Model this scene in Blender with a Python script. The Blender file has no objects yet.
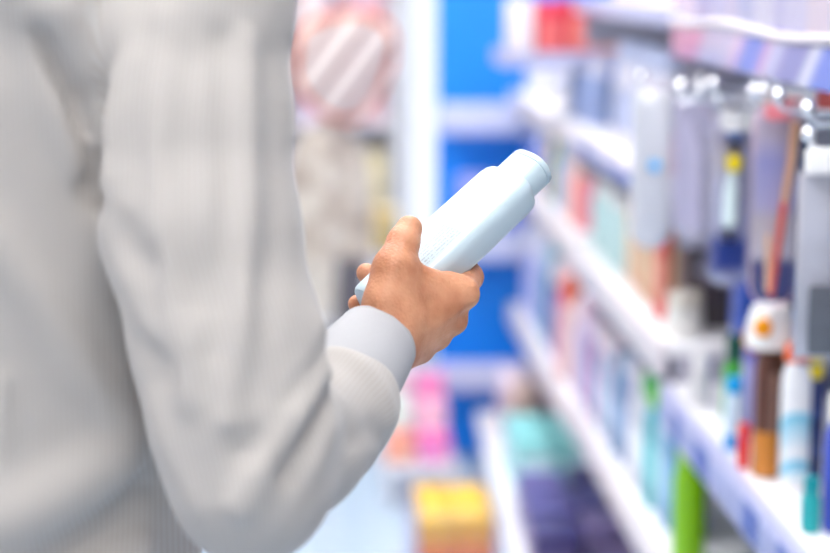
import bpy, bmesh, math, random
import numpy as np
from mathutils import Vector, Matrix
random.seed(7)
SC = bpy.context.scene
COL = SC.collection
PI = math.pi
R = math.radians

# ------------------------------------------------------------------ camera
CAM = np.array([0.0, 0.0, 1.45])
F_PX = 830 * 80 / 36
YAW, PITCH = R(-2.91), R(9.42)
cam_data = bpy.data.cameras.new('camera')
cam = bpy.data.objects.new('camera', cam_data)
COL.objects.link(cam)
cam.location = CAM
cam.rotation_euler = (R(90) - PITCH, 0, YAW)
cam_data.lens = 80
cam_data.sensor_width = 36
cam_data.clip_start = 0.05
cam_data.dof.use_dof = True
cam_data.dof.focus_distance = 1.46
cam_data.dof.aperture_fstop = 2.8
SC.camera = cam
_M = cam.rotation_euler.to_matrix()
RIGHT, UP, FWD = np.array(_M.col[0]), np.array(_M.col[1]), -np.array(_M.col[2])

def P(px, py, d):
    """point in the world seen at a pixel of the photograph, d metres away along the view axis"""
    return CAM + d * (FWD + RIGHT * (px - 415) / F_PX - UP * (py - 276.5) / F_PX)

def on_plane(px, py, z):
    v = FWD + RIGHT * (px - 415) / F_PX - UP * (py - 276.5) / F_PX
    return CAM + v * (z - CAM[2]) / v[2]

# ------------------------------------------------------------------ materials
def new_mat(name):
    m = bpy.data.materials.new(name)
    m.use_nodes = True
    nt = m.node_tree
    return m, nt, nt.nodes['Principled BSDF']

def mat(name, col, rough=0.45, vary=0.06, scale=30, metal=0.0, spec=0.5, sss=0.0, bump=0.0, emit=0.0):
    m, nt, b = new_mat(name)
    tc = nt.nodes.new('ShaderNodeTexCoord')
    n = nt.nodes.new('ShaderNodeTexNoise')
    n.inputs['Scale'].default_value = scale
    n.inputs['Detail'].default_value = 4
    nt.links.new(tc.outputs['Object'], n.inputs['Vector'])
    r = nt.nodes.new('ShaderNodeValToRGB')
    c = [max(0, x) for x in col]
    r.color_ramp.elements[0].position = 0.3
    r.color_ramp.elements[1].position = 0.7
    r.color_ramp.elements[0].color = (c[0] * (1 - vary), c[1] * (1 - vary), c[2] * (1 - vary), 1)
    r.color_ramp.elements[1].color = (min(1, c[0] * (1 + vary)), min(1, c[1] * (1 + vary)), min(1, c[2] * (1 + vary)), 1)
    nt.links.new(n.outputs['Fac'], r.inputs['Fac'])
    nt.links.new(r.outputs['Color'], b.inputs['Base Color'])
    b.inputs['Roughness'].default_value = rough
    b.inputs['Metallic'].default_value = metal
    b.inputs['Specular IOR Level'].default_value = spec
    if sss:
        b.inputs['Subsurface Weight'].default_value = sss
        b.inputs['Subsurface Radius'].default_value = (0.012, 0.005, 0.003)
        b.inputs['Subsurface Scale'].default_value = 0.4
    if bump:
        bp = nt.nodes.new('ShaderNodeBump')
        bp.inputs['Strength'].default_value = bump
        bp.inputs['Distance'].default_value = 0.002
        nt.links.new(n.outputs['Fac'], bp.inputs['Height'])
        nt.links.new(bp.outputs['Normal'], b.inputs['Normal'])
    if emit:
        nt.links.new(r.outputs['Color'], b.inputs['Emission Color'])
        b.inputs['Emission Strength'].default_value = emit
    return m

def srgb(r, g, b):
    f = lambda v: (v / 255 / 12.92) if v <= 10 else ((v / 255 + 0.055) / 1.055) ** 2.4
    return (f(r), f(g), f(b))

_cm = {}
def plast(r, g, b, rough=0.3):
    k = (r, g, b, rough)
    if k not in _cm:
        _cm[k] = mat('plastic_%d_%d_%d' % (r, g, b), srgb(r, g, b), rough, 0.04, 25)
    return _cm[k]

def clear_mat(name, tint=(0.93, 0.94, 1.0), gloss=0.12, haze=0.0, hazecol=(0.9, 0.9, 0.95)):
    m, nt, b = new_mat(name)
    out = nt.nodes['Material Output']
    tr = nt.nodes.new('ShaderNodeBsdfTransparent'); tr.inputs['Color'].default_value = (*tint, 1)
    gl = nt.nodes.new('ShaderNodeBsdfGlossy'); gl.inputs['Roughness'].default_value = 0.08
    lw = nt.nodes.new('ShaderNodeLayerWeight'); lw.inputs['Blend'].default_value = 0.35
    mp = nt.nodes.new('ShaderNodeMapRange'); mp.inputs['To Min'].default_value = gloss; mp.inputs['To Max'].default_value = 0.45
    nt.links.new(lw.outputs['Facing'], mp.inputs['Value'])
    mx = nt.nodes.new('ShaderNodeMixShader')
    nt.links.new(mp.outputs['Result'], mx.inputs['Fac'])
    nt.links.new(tr.outputs['BSDF'], mx.inputs[1]); nt.links.new(gl.outputs['BSDF'], mx.inputs[2])
    last = mx
    if haze:
        df = nt.nodes.new('ShaderNodeBsdfDiffuse'); df.inputs['Color'].default_value = (*hazecol, 1)
        m2 = nt.nodes.new('ShaderNodeMixShader'); m2.inputs['Fac'].default_value = haze
        nt.links.new(mx.outputs['Shader'], m2.inputs[1]); nt.links.new(df.outputs['BSDF'], m2.inputs[2])
        last = m2
    nt.links.new(last.outputs['Shader'], out.inputs['Surface'])
    return m

def shirt_mat():
    m, nt, b = new_mat('striped_shirt_cotton')
    at = nt.nodes.new('ShaderNodeAttribute'); at.attribute_name = 'weave'
    sp = nt.nodes.new('ShaderNodeSeparateXYZ')
    nt.links.new(at.outputs['Vector'], sp.inputs['Vector'])
    mu = nt.nodes.new('ShaderNodeMath'); mu.operation = 'MULTIPLY'; mu.inputs[1].default_value = 2 * PI / 0.0036
    nt.links.new(sp.outputs['X'], mu.inputs[0])
    si = nt.nodes.new('ShaderNodeMath'); si.operation = 'SINE'
    nt.links.new(mu.outputs[0], si.inputs[0])
    mr = nt.nodes.new('ShaderNodeMapRange')
    mr.inputs['From Min'].default_value = -0.6; mr.inputs['From Max'].default_value = 0.6
    nt.links.new(si.outputs[0], mr.inputs['Value'])
    mix = nt.nodes.new('ShaderNodeMix'); mix.data_type = 'RGBA'
    nt.links.new(mr.outputs['Result'], mix.inputs['Factor'])
    mix.inputs[6].default_value = (*srgb(181, 174, 169), 1)
    mix.inputs[7].default_value = (*srgb(188, 184, 181), 1)
    nt.links.new(mix.outputs[2], b.inputs['Base Color'])
    b.inputs['Roughness'].default_value = 0.85
    b.inputs['Specular IOR Level'].default_value = 0.2
    b.inputs['Sheen Weight'].default_value = 0.25
    tc = nt.nodes.new('ShaderNodeTexCoord')
    n = nt.nodes.new('ShaderNodeTexNoise'); n.inputs['Scale'].default_value = 900
    nt.links.new(tc.outputs['Object'], n.inputs['Vector'])
    bp = nt.nodes.new('ShaderNodeBump'); bp.inputs['Strength'].default_value = 0.15; bp.inputs['Distance'].default_value = 0.0006
    nt.links.new(n.outputs['Fac'], bp.inputs['Height'])
    nt.links.new(bp.outputs['Normal'], b.inputs['Normal'])
    return m

def skin_mat():
    m, nt, b = new_mat('tanned_skin')
    tc = nt.nodes.new('ShaderNodeTexCoord')
    n = nt.nodes.new('ShaderNodeTexNoise'); n.inputs['Scale'].default_value = 45; n.inputs['Detail'].default_value = 6
    nt.links.new(tc.outputs['Object'], n.inputs['Vector'])
    r = nt.nodes.new('ShaderNodeValToRGB')
    r.color_ramp.elements[0].position = 0.32; r.color_ramp.elements[1].position = 0.68
    r.color_ramp.elements[0].color = (*srgb(193, 124, 88), 1)
    r.color_ramp.elements[1].color = (*srgb(222, 160, 124), 1)
    nt.links.new(n.outputs['Fac'], r.inputs['Fac'])
    nt.links.new(r.outputs['Color'], b.inputs['Base Color'])
    b.inputs['Roughness'].default_value = 0.48
    b.inputs['Subsurface Weight'].default_value = 0.25
    b.inputs['Subsurface Radius'].default_value = (1.0, 0.35, 0.2)
    b.inputs['Subsurface Scale'].default_value = 0.004
    v = nt.nodes.new('ShaderNodeTexVoronoi'); v.inputs['Scale'].default_value = 420
    n2 = nt.nodes.new('ShaderNodeTexNoise'); n2.inputs['Scale'].default_value = 140; n2.inputs['Detail'].default_value = 5
    nt.links.new(tc.outputs['Object'], v.inputs['Vector']); nt.links.new(tc.outputs['Object'], n2.inputs['Vector'])
    ad = nt.nodes.new('ShaderNodeMath'); ad.operation = 'ADD'
    nt.links.new(v.outputs['Distance'], ad.inputs[0]); nt.links.new(n2.outputs['Fac'], ad.inputs[1])
    bp = nt.nodes.new('ShaderNodeBump'); bp.inputs['Strength'].default_value = 0.35; bp.inputs['Distance'].default_value = 0.0012
    nt.links.new(ad.outputs[0], bp.inputs['Height'])
    nt.links.new(bp.outputs['Normal'], b.inputs['Normal'])
    return m

def ramp_mat(name, axis, scale, stops, rough=0.4, interp='CONSTANT', slant=0.0, slant_axis='Z', phase=0.0):
    """printed bands running across one object axis (stops: position, rgb)"""
    m, nt, b = new_mat(name)
    tc = nt.nodes.new('ShaderNodeTexCoord')
    sp = nt.nodes.new('ShaderNodeSeparateXYZ')
    nt.links.new(tc.outputs['Object'], sp.inputs['Vector'])
    src = sp.outputs[axis]
    if slant:
        k = nt.nodes.new('ShaderNodeMath'); k.operation = 'MULTIPLY_ADD'
        nt.links.new(sp.outputs[slant_axis], k.inputs[0]); k.inputs[1].default_value = slant
        nt.links.new(src, k.inputs[2]); src = k.outputs[0]
    s = nt.nodes.new('ShaderNodeMath'); s.operation = 'MULTIPLY'; s.inputs[1].default_value = scale
    nt.links.new(src, s.inputs[0])
    ph = nt.nodes.new('ShaderNodeMath'); ph.operation = 'ADD'; ph.inputs[1].default_value = phase
    nt.links.new(s.outputs[0], ph.inputs[0])
    f = nt.nodes.new('ShaderNodeMath'); f.operation = 'FRACT'
    nt.links.new(ph.outputs[0], f.inputs[0])
    r = nt.nodes.new('ShaderNodeValToRGB'); r.color_ramp.interpolation = interp
    while len(r.color_ramp.elements) < len(stops):
        r.color_ramp.elements.new(0.5)
    for e, (p, c) in zip(r.color_ramp.elements, sorted(stops)):
        e.position = p; e.color = (*srgb(*c), 1)
    nt.links.new(f.outputs[0], r.inputs['Fac'])
    nt.links.new(r.outputs['Color'], b.inputs['Base Color'])
    b.inputs['Roughness'].default_value = rough
    return m

M_SHIRT = shirt_mat()
M_SKIN = skin_mat()
M_WHITE = mat('white_painted_steel', srgb(246, 245, 248), 0.35, 0.02, 8)
M_PANEL = mat('grey_back_panel', srgb(98, 100, 116), 0.6, 0.08, 8)
M_DARK = mat('dark_kick_steel', srgb(30, 31, 36), 0.5, 0.1, 12)
M_CHROME = mat('chrome_wire', (0.9, 0.9, 0.92), 0.08, 0.02, 20, metal=1.0)
M_CLEAR = clear_mat('clear_blister', tint=(0.97, 0.97, 1.0), gloss=0.06)
M_CLEARHAZY = clear_mat('hazy_clear_plastic', tint=(0.95, 0.95, 1.0), gloss=0.13, haze=0.10, hazecol=(0.88, 0.87, 0.97))

# ------------------------------------------------------------------ mesh helpers
def tag(o, label=None, cat=None, group=None, kind=None):
    if label: o['label'] = label
    if cat: o['category'] = cat
    if group: o['group'] = group
    if kind: o['kind'] = kind
    return o

def empty(name, loc, rz=0.0, label=None, cat=None, group=None):
    o = bpy.data.objects.new(name, None)
    o.empty_display_size = 0.05
    COL.objects.link(o)
    o.location = loc; o.rotation_euler = (0, 0, rz)
    return tag(o, label, cat, group)

def link(name, me, m, parent=None, smooth=True, loc=None):
    o = bpy.data.objects.new(name, me)
    COL.objects.link(o)
    if m: me.materials.append(m)
    if parent: o.parent = parent
    if loc is not None: o.location = loc
    if smooth and len(me.polygons):
        me.polygons.foreach_set('use_smooth', [True] * len(me.polygons))
        try: me.set_sharp_from_angle(angle=R(38))
        except Exception: pass
    return o

def from_bm(name, bm, m, parent=None, smooth=True, loc=None):
    bmesh.ops.recalc_face_normals(bm, faces=bm.faces)
    me = bpy.data.meshes.new(name)
    bm.to_mesh(me); bm.free()
    return link(name, me, m, parent, smooth, loc)

def add_box(bm, x0, x1, y0, y1, z0, z1, bev=0.0, seg=2):
    r = bmesh.ops.create_cube(bm, size=1.0)
    vs = r['verts']
    for v in vs:
        v.co = Vector((x0 + (v.co.x + .5) * (x1 - x0), y0 + (v.co.y + .5) * (y1 - y0), z0 + (v.co.z + .5) * (z1 - z0)))
    if bev > 0:
        es = list({e for v in vs for e in v.link_edges})
        bmesh.ops.bevel(bm, geom=es, offset=bev, segments=seg, profile=0.5, affect='EDGES')

def box(name, x0, x1, y0, y1, z0, z1, m, parent=None, bev=0.002, loc=None):
    bm = bmesh.new(); add_box(bm, x0, x1, y0, y1, z0, z1, bev)
    return from_bm(name, bm, m, parent, True, loc)

def add_loft(bm, rings, cap=True):
    """rings: list of lists of points, all the same length"""
    vr = [[bm.verts.new(Vector(p)) for p in ring] for ring in rings]
    n = len(vr[0])
    for a, b in zip(vr, vr[1:]):
        for i in range(n):
            j = (i + 1) % n
            bm.faces.new((a[i], a[j], b[j], b[i]))
    if cap:
        bm.faces.new(list(reversed(vr[0]))); bm.faces.new(vr[-1])

def lathe(name, prof, m, parent=None, seg=28, fx=1.0, fy=1.0, n=2.0, loc=None):
    """prof: (radius, z) pairs; fx, fy squash the section, n > 2 squares it"""
    bm = bmesh.new(); rings = []
    for r, z in prof:
        ring = []
        for i in range(seg):
            t = 2 * PI * i / seg
            c, s = math.cos(t), math.sin(t)
            c = math.copysign(abs(c) ** (2 / n), c); s = math.copysign(abs(s) ** (2 / n), s)
            ring.append((max(r, 1e-4) * fx * c, max(r, 1e-4) * fy * s, z))
        rings.append(ring)
    add_loft(bm, rings)
    return from_bm(name, bm, m, parent, True, loc)

def add_tube(bm, pts, r, seg=10, cap=True):
    pts = [Vector(p) for p in pts]
    rings = []
    up = Vector((0, 0, 1))
    for i, p in enumerate(pts):
        d = (pts[min(i + 1, len(pts) - 1)] - pts[max(i - 1, 0)]).normalized()
        a = d.cross(up)
        if a.length < 1e-3: a = d.cross(Vector((1, 0, 0)))
        a.normalize(); b = a.cross(d)
        rr = r[i] if isinstance(r, (list, tuple)) else r
        rings.append([p + (a * math.cos(2 * PI * k / seg) + b * math.sin(2 * PI * k / seg)) * rr for k in range(seg)])
    add_loft(bm, rings, cap)

def tube(name, pts, r, m, parent=None, seg=10, loc=None):
    bm = bmesh.new(); add_tube(bm, pts, r, seg)
    return from_bm(name, bm, m, parent, True, loc)

def dup(root, loc, rz=None, label=None, group=None):
    r = root.copy(); COL.objects.link(r); r.location = loc
    if rz is not None: r.rotation_euler = (0, 0, rz)
    if label: r['label'] = label
    if group: r['group'] = group
    for ch in list(root.children):
        c = ch.copy(); COL.objects.link(c); c.parent = r
        for g in list(ch.children):
            d = g.copy(); COL.objects.link(d); d.parent = c
    return r

# ------------------------------------------------------------------ signed distance modelling (body and clothes)
def smin(a, b, k):
    h = np.clip(0.5 + 0.5 * (b - a) / k, 0, 1)
    return b + (a - b) * h - k * h * (1 - h)

def cap_d(Q, a, b, ra, rb):
    a = np.asarray(a, np.float32); b = np.asarray(b, np.float32)
    ab = b - a
    t = np.clip(((Q - a) @ ab) / max(float(ab @ ab), 1e-12), 0, 1)
    return np.linalg.norm(Q - (a + t[..., None] * ab), axis=-1) - (ra + (rb - ra) * t)

def chain_d(Q, pts, rs, k=0.006):
    d = None
    for i in range(len(pts) - 1):
        c = cap_d(Q, pts[i], pts[i + 1], rs[i], rs[i + 1])
        d = c if d is None else smin(d, c, k)
    return d

def ell_d(Q, c, r):
    c = np.asarray(c, np.float32); r = np.asarray(r, np.float32)
    q = (Q - c) / r
    l = np.linalg.norm(q, axis=-1)
    g = np.linalg.norm(q / r, axis=-1) + 1e-9
    return l * (l - 1) / g

def grid(lo, hi, h):
    ax = [np.arange(lo[i], hi[i] + h, h, dtype=np.float32) for i in range(3)]
    return ax

def sample(fn, lo, hi, h, chunk=24):
    ax = grid(lo, hi, h)
    out = np.empty([len(a) for a in ax], np.float32)
    for i in range(0, len(ax[0]), chunk):
        X, Y, Z = np.meshgrid(ax[0][i:i + chunk], ax[1], ax[2], indexing='ij')
        out[i:i + chunk] = fn(np.stack([X, Y, Z], -1))
    return out

def surface_nets(F, lo, h):
    nx, ny, nz = F.shape
    ins = F < 0
    cnt = np.zeros((nx - 1, ny - 1, nz - 1), np.int8)
    for i in (0, 1):
        for j in (0, 1):
            for k in (0, 1):
                cnt += ins[i:nx - 1 + i, j:ny - 1 + j, k:nz - 1 + k]
    act = (cnt > 0) & (cnt < 8)
    ac = np.argwhere(act)
    idx = np.full(act.shape, -1, np.int64); idx[act] = np.arange(len(ac))
    acc = np.zeros((len(ac), 3)); num = np.zeros(len(ac))
    cor = [np.array((i, j, k)) for i in (0, 1) for j in (0, 1) for k in (0, 1)]
    for a in cor:
        for ax in range(3):
            if a[ax]: continue
            b = a.copy(); b[ax] = 1
            fa = F[tuple((ac + a).T)]; fb = F[tuple((ac + b).T)]
            x = (fa < 0) != (fb < 0)
            t = np.where(x, fa / np.where(x, fa - fb, 1), 0)
            pos = ac + a + (b - a) * t[:, None]
            acc[x] += pos[x]; num[x] += 1
    V = acc / num[:, None] * h + np.asarray(lo)
    quads = []
    for ax in range(3):
        o1, o2 = (ax + 1) % 3, (ax + 2) % 3
        sl0 = [slice(None)] * 3; sl1 = [slice(None)] * 3
        sl0[ax] = slice(0, -1); sl1[ax] = slice(1, None)
        A = ins[tuple(sl0)]; B = ins[tuple(sl1)]
        e = np.argwhere(A != B)
        ok = (e[:, o1] > 0) & (e[:, o2] > 0) & (e[:, o1] < F.shape[o1] - 1) & (e[:, o2] < F.shape[o2] - 1)
        e = e[ok]
        fl = A[tuple(e.T)]
        d1 = np.zeros(3, int); d1[o1] = 1; d2 = np.zeros(3, int); d2[o2] = 1
        q = np.stack([idx[tuple((e - d1 - d2).T)], idx[tuple((e - d2).T)], idx[tuple(e.T)], idx[tuple((e - d1).T)]], 1)
        q[~fl] = q[~fl][:, ::-1]
        quads.append(q)
    return V, np.concatenate(quads)

def relax(V, Q, it, lam=0.5):
    n = len(V)
    e = np.concatenate([Q[:, [0, 1]], Q[:, [1, 2]], Q[:, [2, 3]], Q[:, [3, 0]]])
    e = np.concatenate([e, e[:, ::-1]])
    deg = np.bincount(e[:, 0], minlength=n)[:, None].clip(1)
    for _ in range(it):
        for l in (lam, -lam * 1.04):
            S = np.stack([np.bincount(e[:, 0], weights=V[e[:, 1], c], minlength=n) for c in range(3)], 1) / deg
            V = V + l * (S - V)
    return V

def np_mesh(name, V, Q):
    me = bpy.data.meshes.new(name)
    me.vertices.add(len(V)); me.vertices.foreach_set('co', np.asarray(V, np.float32).ravel())
    me.loops.add(len(Q) * 4); me.loops.foreach_set('vertex_index', np.asarray(Q, np.int32).ravel())
    me.polygons.add(len(Q)); me.polygons.foreach_set('loop_start', np.arange(0, len(Q) * 4, 4, dtype=np.int32))
    me.update(calc_edges=True); me.validate()
    me.polygons.foreach_set('use_smooth', [True] * len(me.polygons))
    return me

def poly_d(Q, pts):
    d = None
    for a, b in zip(pts, pts[1:]):
        c = cap_d(Q, a, b, 0, 0)
        d = c if d is None else np.minimum(d, c)
    return d

# ------------------------------------------------------------------ the bottle in the hand (geometry first, the grip follows it)
D0 = 1.48
BOT = P(377, 311, D0 - 0.030)                      # centre of the base
TOP = P(534, 165, D0 + 0.042)                      # centre of the cap end
B_AX = (TOP - BOT) / np.linalg.norm(TOP - BOT)
B_LEN = float(np.linalg.norm(TOP - BOT))
_view = -(P(455, 238, D0) - CAM); _view /= np.linalg.norm(_view)
_v = _view - B_AX * (_view @ B_AX); _v /= np.linalg.norm(_v)          # towards the viewer, square to the axis
_l = np.cross(B_AX, _v)
if _l @ UP < 0: _l = -_l                                              # upper-left side
ALPHA = R(46)
B_N = _v * math.cos(ALPHA) + _l * math.sin(ALPHA)                     # normal of the wide printed face
B_W = np.cross(B_N, B_AX)                                             # across the wide face
bm_bottle = Matrix(((B_W[0], B_N[0], B_AX[0], BOT[0]), (B_W[1], B_N[1], B_AX[1], BOT[1]),
                    (B_W[2], B_N[2], B_AX[2], BOT[2]), (0, 0, 0, 1)))

def bottle_plastic():
    m, nt, b = new_mat('pale_blue_white_gloss_plastic')
    tc = nt.nodes.new('ShaderNodeTexCoord')
    sp = nt.nodes.new('ShaderNodeSeparateXYZ'); nt.links.new(tc.outputs['Object'], sp.inputs['Vector'])
    def math_(op, a, bb=None):
        n = nt.nodes.new('ShaderNodeMath'); n.operation = op
        for i, v in enumerate((a, bb)):
            if v is None: continue
            if isinstance(v, (int, float)): n.inputs[i].default_value = v
            else: nt.links.new(v, n.inputs[i])
        return n.outputs[0]
    # faint grey lines of small print on the wide face, lower half
    rows = math_('FRACT', math_('MULTIPLY', sp.outputs['X'], 330))
    line = math_('LESS_THAN', rows, 0.5)
    no = nt.nodes.new('ShaderNodeTexNoise'); no.inputs['Scale'].default_value = 1.0; no.inputs['Detail'].default_value = 1
    mp = nt.nodes.new('ShaderNodeMapping'); mp.inputs['Scale'].default_value = (330, 1, 620)
    nt.links.new(tc.outputs['Object'], mp.inputs['Vector']); nt.links.new(mp.outputs['Vector'], no.inputs['Vector'])
    dash = math_('GREATER_THAN', no.outputs['Fac'], 0.46)
    face = math_('GREATER_THAN', sp.outputs['Y'], 0.009)
    z0 = math_('GREATER_THAN', sp.outputs['Z'], 0.045)
    z1 = math_('LESS_THAN', sp.outputs['Z'], 0.088)
    x0 = math_('LESS_THAN', math_('ABSOLUTE', sp.outputs['X']), 0.0175)
    k = line
    for q in (dash, face, z0, z1, x0): k = math_('MULTIPLY', k, q)
    mix = nt.nodes.new('ShaderNodeMix'); mix.data_type = 'RGBA'
    nt.links.new(math_('MULTIPLY', k, 0.55), mix.inputs['Factor'])
    mix.inputs[6].default_value = (*srgb(194, 212, 222), 1)
    mix.inputs[7].default_value = (*srgb(140, 142, 152), 1)
    nt.links.new(mix.outputs[2], b.inputs['Base Color'])
    b.inputs['Roughness'].default_value = 0.28
    b.inputs['Coat Weight'].default_value = 0.3
    return m

M_BOTTLE = bottle_plastic()
held = empty('lotion_bottle', (0, 0, 0), 0, 'pale blue-white plastic bottle with flip cap held in the right hand', 'bottle')
held.matrix_world = bm_bottle
_hb = B_LEN - 0.025                                # length of the body
ka, kb = 0.0268, 0.0180
prof = [(0.80, 0.0), (0.93, 0.0012), (0.985, 0.0035), (1.0, 0.008), (1.03, 0.05), (1.03, 0.085), (1.0, _hb - 0.012), (0.97, _hb - 0.006), (0.90, _hb - 0.0025), (0.78, _hb)]
bm = bmesh.new(); rings = []
for r_, z in prof:
    ring = []
    for i in range(64):
        t = 2 * PI * i / 64; c, s = math.cos(t), math.sin(t)
        e = 2 / 3.4
        ring.append((math.copysign(abs(c) ** e, c) * ka * r_, math.copysign(abs(s) ** e, s) * kb * r_, z))
    rings.append(ring)
add_loft(bm, rings)
from_bm('body', bm, M_BOTTLE, held)
def oval(name, pr, par):
    bm = bmesh.new(); rings = []
    for r_, z in pr:
        ring = []
        for i in range(56):
            t = 2 * PI * i / 56; c, s = math.cos(t), math.sin(t); e = 2 / 2.5
            ring.append((math.copysign(abs(c) ** e, c) * 0.0200 * r_, math.copysign(abs(s) ** e, s) * 0.0156 * r_, z))
        rings.append(ring)
    add_loft(bm, rings)
    return from_bm(name, bm, mat(name + '_white_plastic', srgb(194, 212, 222), 0.3, 0.01, 12), par)
capo = oval('cap', [(0.97, _hb - 0.003), (1.0, _hb + 0.002), (1.0, _hb + 0.0180), (0.97, _hb + 0.0186)], held)
oval('cap_lid', [(0.95, _hb + 0.0187), (0.955, _hb + 0.0192), (1.0, _hb + 0.0198), (0.995, _hb + 0.0225), (0.95, _hb + 0.0248), (0.8, _hb + 0.0255)], capo)

# ------------------------------------------------------------------ person: right hand
W0 = lambda x, y, dw: P(x, y, D0 + dw)
wrist = W0(381, 340, -0.072)
fore_in = W0(352, 378, -0.118)
m_i, m_m, m_r, m_p = W0(462, 293, -0.030), W0(450, 318, -0.026), W0(434, 334, -0.028), W0(416, 346, -0.034)
i_chain = [m_i, W0(470, 277, 0.010), W0(459, 251, 0.044), W0(436, 233, 0.046)]
mid_chain = [m_m, W0(451, 305, 0.018), W0(424, 279, 0.036), W0(400, 258, 0.032)]
r_chain = [m_r, W0(424, 330, 0.012), W0(394, 300, 0.024), W0(366, 273, 0.012)]
p_chain = [m_p, W0(404, 341, 0.002), W0(378, 324, 0.008), W0(357, 304, -0.004)]
t_cmc, t_mcp, t_ip, t_tip = W0(384, 300, -0.074), W0(394, 270, -0.066), W0(403, 243, -0.052), W0(409, 229, -0.044)

def hand_d(Q):
    d = smin(cap_d(Q, fore_in, wrist, 0.0225, 0.0225), cap_d(Q, wrist, W0(392, 322, -0.066), 0.0235, 0.0245), 0.01)
    # metacarpals
    for m, r in ((m_i, 0.0130), (m_m, 0.0135), (m_r, 0.0128), (m_p, 0.0118)):
        b = wrist + (m - wrist) * 0.12
        d = smin(d, cap_d(Q, b, m, 0.017, r), 0.010)
    # heel of the little finger side, ball of the thumb and web
    d = smin(d, cap_d(Q, W0(396, 350, -0.060), m_p, 0.018, 0.0125), 0.010)
    d = smin(d, cap_d(Q, W0(392, 318, -0.062), t_mcp, 0.021, 0.0150), 0.010)
    d = smin(d, cap_d(Q, W0(404, 292, -0.060), W0(446, 286, -0.036), 0.0150, 0.0115), 0.012)
    d = smin(d, cap_d(Q, W0(398, 268, -0.060), W0(428, 283, -0.046), 0.0125, 0.0095), 0.010)
    # thumb
    d = smin(d, chain_d(Q, [t_cmc, t_mcp, t_ip], [0.016, 0.0148, 0.0128], 0.006), 0.008)
    th = chain_d(Q, [t_ip, t_tip], [0.0124, 0.0106], 0.005)
    d = smin(d, th, 0.004)
    # fingers
    for ch, rs in ((i_chain, [0.0122, 0.0102, 0.0088, 0.0076]), (mid_chain, [0.0126, 0.0104, 0.0090, 0.0078]),
                   (r_chain, [0.0120, 0.0098, 0.0088, 0.0080]), (p_chain, [0.0110, 0.0088, 0.0080, 0.0074])):
        d = smin(d, chain_d(Q, ch, rs, 0.005), 0.005)
    # knuckle bumps and hollows between them
    for m, a in ((m_i, 0.0016), (m_m, 0.0016), (m_r, 0.0012), (m_p, 0.0010)):
        c = m + 0.011 * _hn
        d = d - a * np.exp(-(np.linalg.norm(Q - c, axis=-1) / 0.0085) ** 2)
    for a, b in ((m_i, m_m), (m_m, m_r), (m_r, m_p)):
        c = (a + b) / 2 + 0.012 * _hn
        d = d + 0.0020 * np.exp(-(np.linalg.norm(Q - c, axis=-1) / 0.0075) ** 2)
    # tendons over the back of the hand
    for m in (m_i, m_m, m_r):
        s = wrist + (m - wrist) * 0.35 + 0.015 * _hn
        d = d - 0.0008 * np.exp(-(cap_d(Q, s, m + 0.012 * _hn, 0, 0) / 0.004) ** 2)
    # thumb creases
    for c in (W0(393, 244, -0.066), W0(397, 252, -0.068)):
        d = d + 0.0007 * np.exp(-(cap_d(Q, c, c + 0.012 * RIGHT, 0, 0) / 0.0016) ** 2)
    return d

_hn = -np.cross(m_p - m_i, (m_m - wrist)); _hn /= np.linalg.norm(_hn)
if _hn @ FWD > 0: _hn = -_hn
_allp = np.array([fore_in, wrist, t_tip, t_ip, t_mcp] + i_chain + mid_chain + r_chain + p_chain)
h_ = 0.0016
lo = _allp.min(0) - 0.035; hi = _allp.max(0) + 0.035
Vh, Qh = surface_nets(sample(hand_d, lo, hi, h_), lo, h_)
Vh = relax(Vh, Qh, 4)

# ------------------------------------------------------------------ person: shirt
ua = [P(214, -70, 1.245), P(208, 0, 1.24), P(199, 120, 1.235), P(201, 230, 1.23), P(227, 340, 1.225), P(241, 425, 1.222), P(251, 484, 1.220)]
ua_r = [0.056, 0.054, 0.0585, 0.0630, 0.0605, 0.0565, 0.0490]
fa = [P(251, 484, 1.220), P(296, 442, 1.285), P(332, 412, 1.335)]
fa_r = [0.0490, 0.0470, 0.0425]
cuff_dir = wrist - P(300, 432, 1.285); cuff_dir /= np.linalg.norm(cuff_dir)
T_C = np.array([-0.300, 1.335])
G = lambda Q, pts, s: np.exp(-(poly_d(Q, pts) / s) ** 2)

def torso_d(Q):
    z = Q[..., 2]
    t = np.clip((z - 0.85) / 0.6, 0, 1)
    a = 0.205 + 0.010 * t; b = 0.128 + 0.012 * t
    sh = np.clip((z - 1.36) / 0.13, 0, 1) ** 2
    a = a * (1 - 0.62 * sh); b = b * (1 - 0.35 * sh)
    q = np.sqrt(((Q[..., 0] - T_C[0]) / a) ** 2 + ((Q[..., 1] - T_C[1]) / b) ** 2)
    d = (q - 1) * b
    d = np.maximum(d, z - 1.485)
    return np.maximum(d, 0.80 - z)

def sleeve_d(Q):
    d = chain_d(Q, ua, ua_r, 0.02)
    f = chain_d(Q, fa, fa_r, 0.02)
    d = smin(d, f, 0.018)
    d = smin(d, cap_d(Q, P(326, 426, 1.318), P(350, 402, 1.345), 0.041, 0.037), 0.012)
    return d

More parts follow.
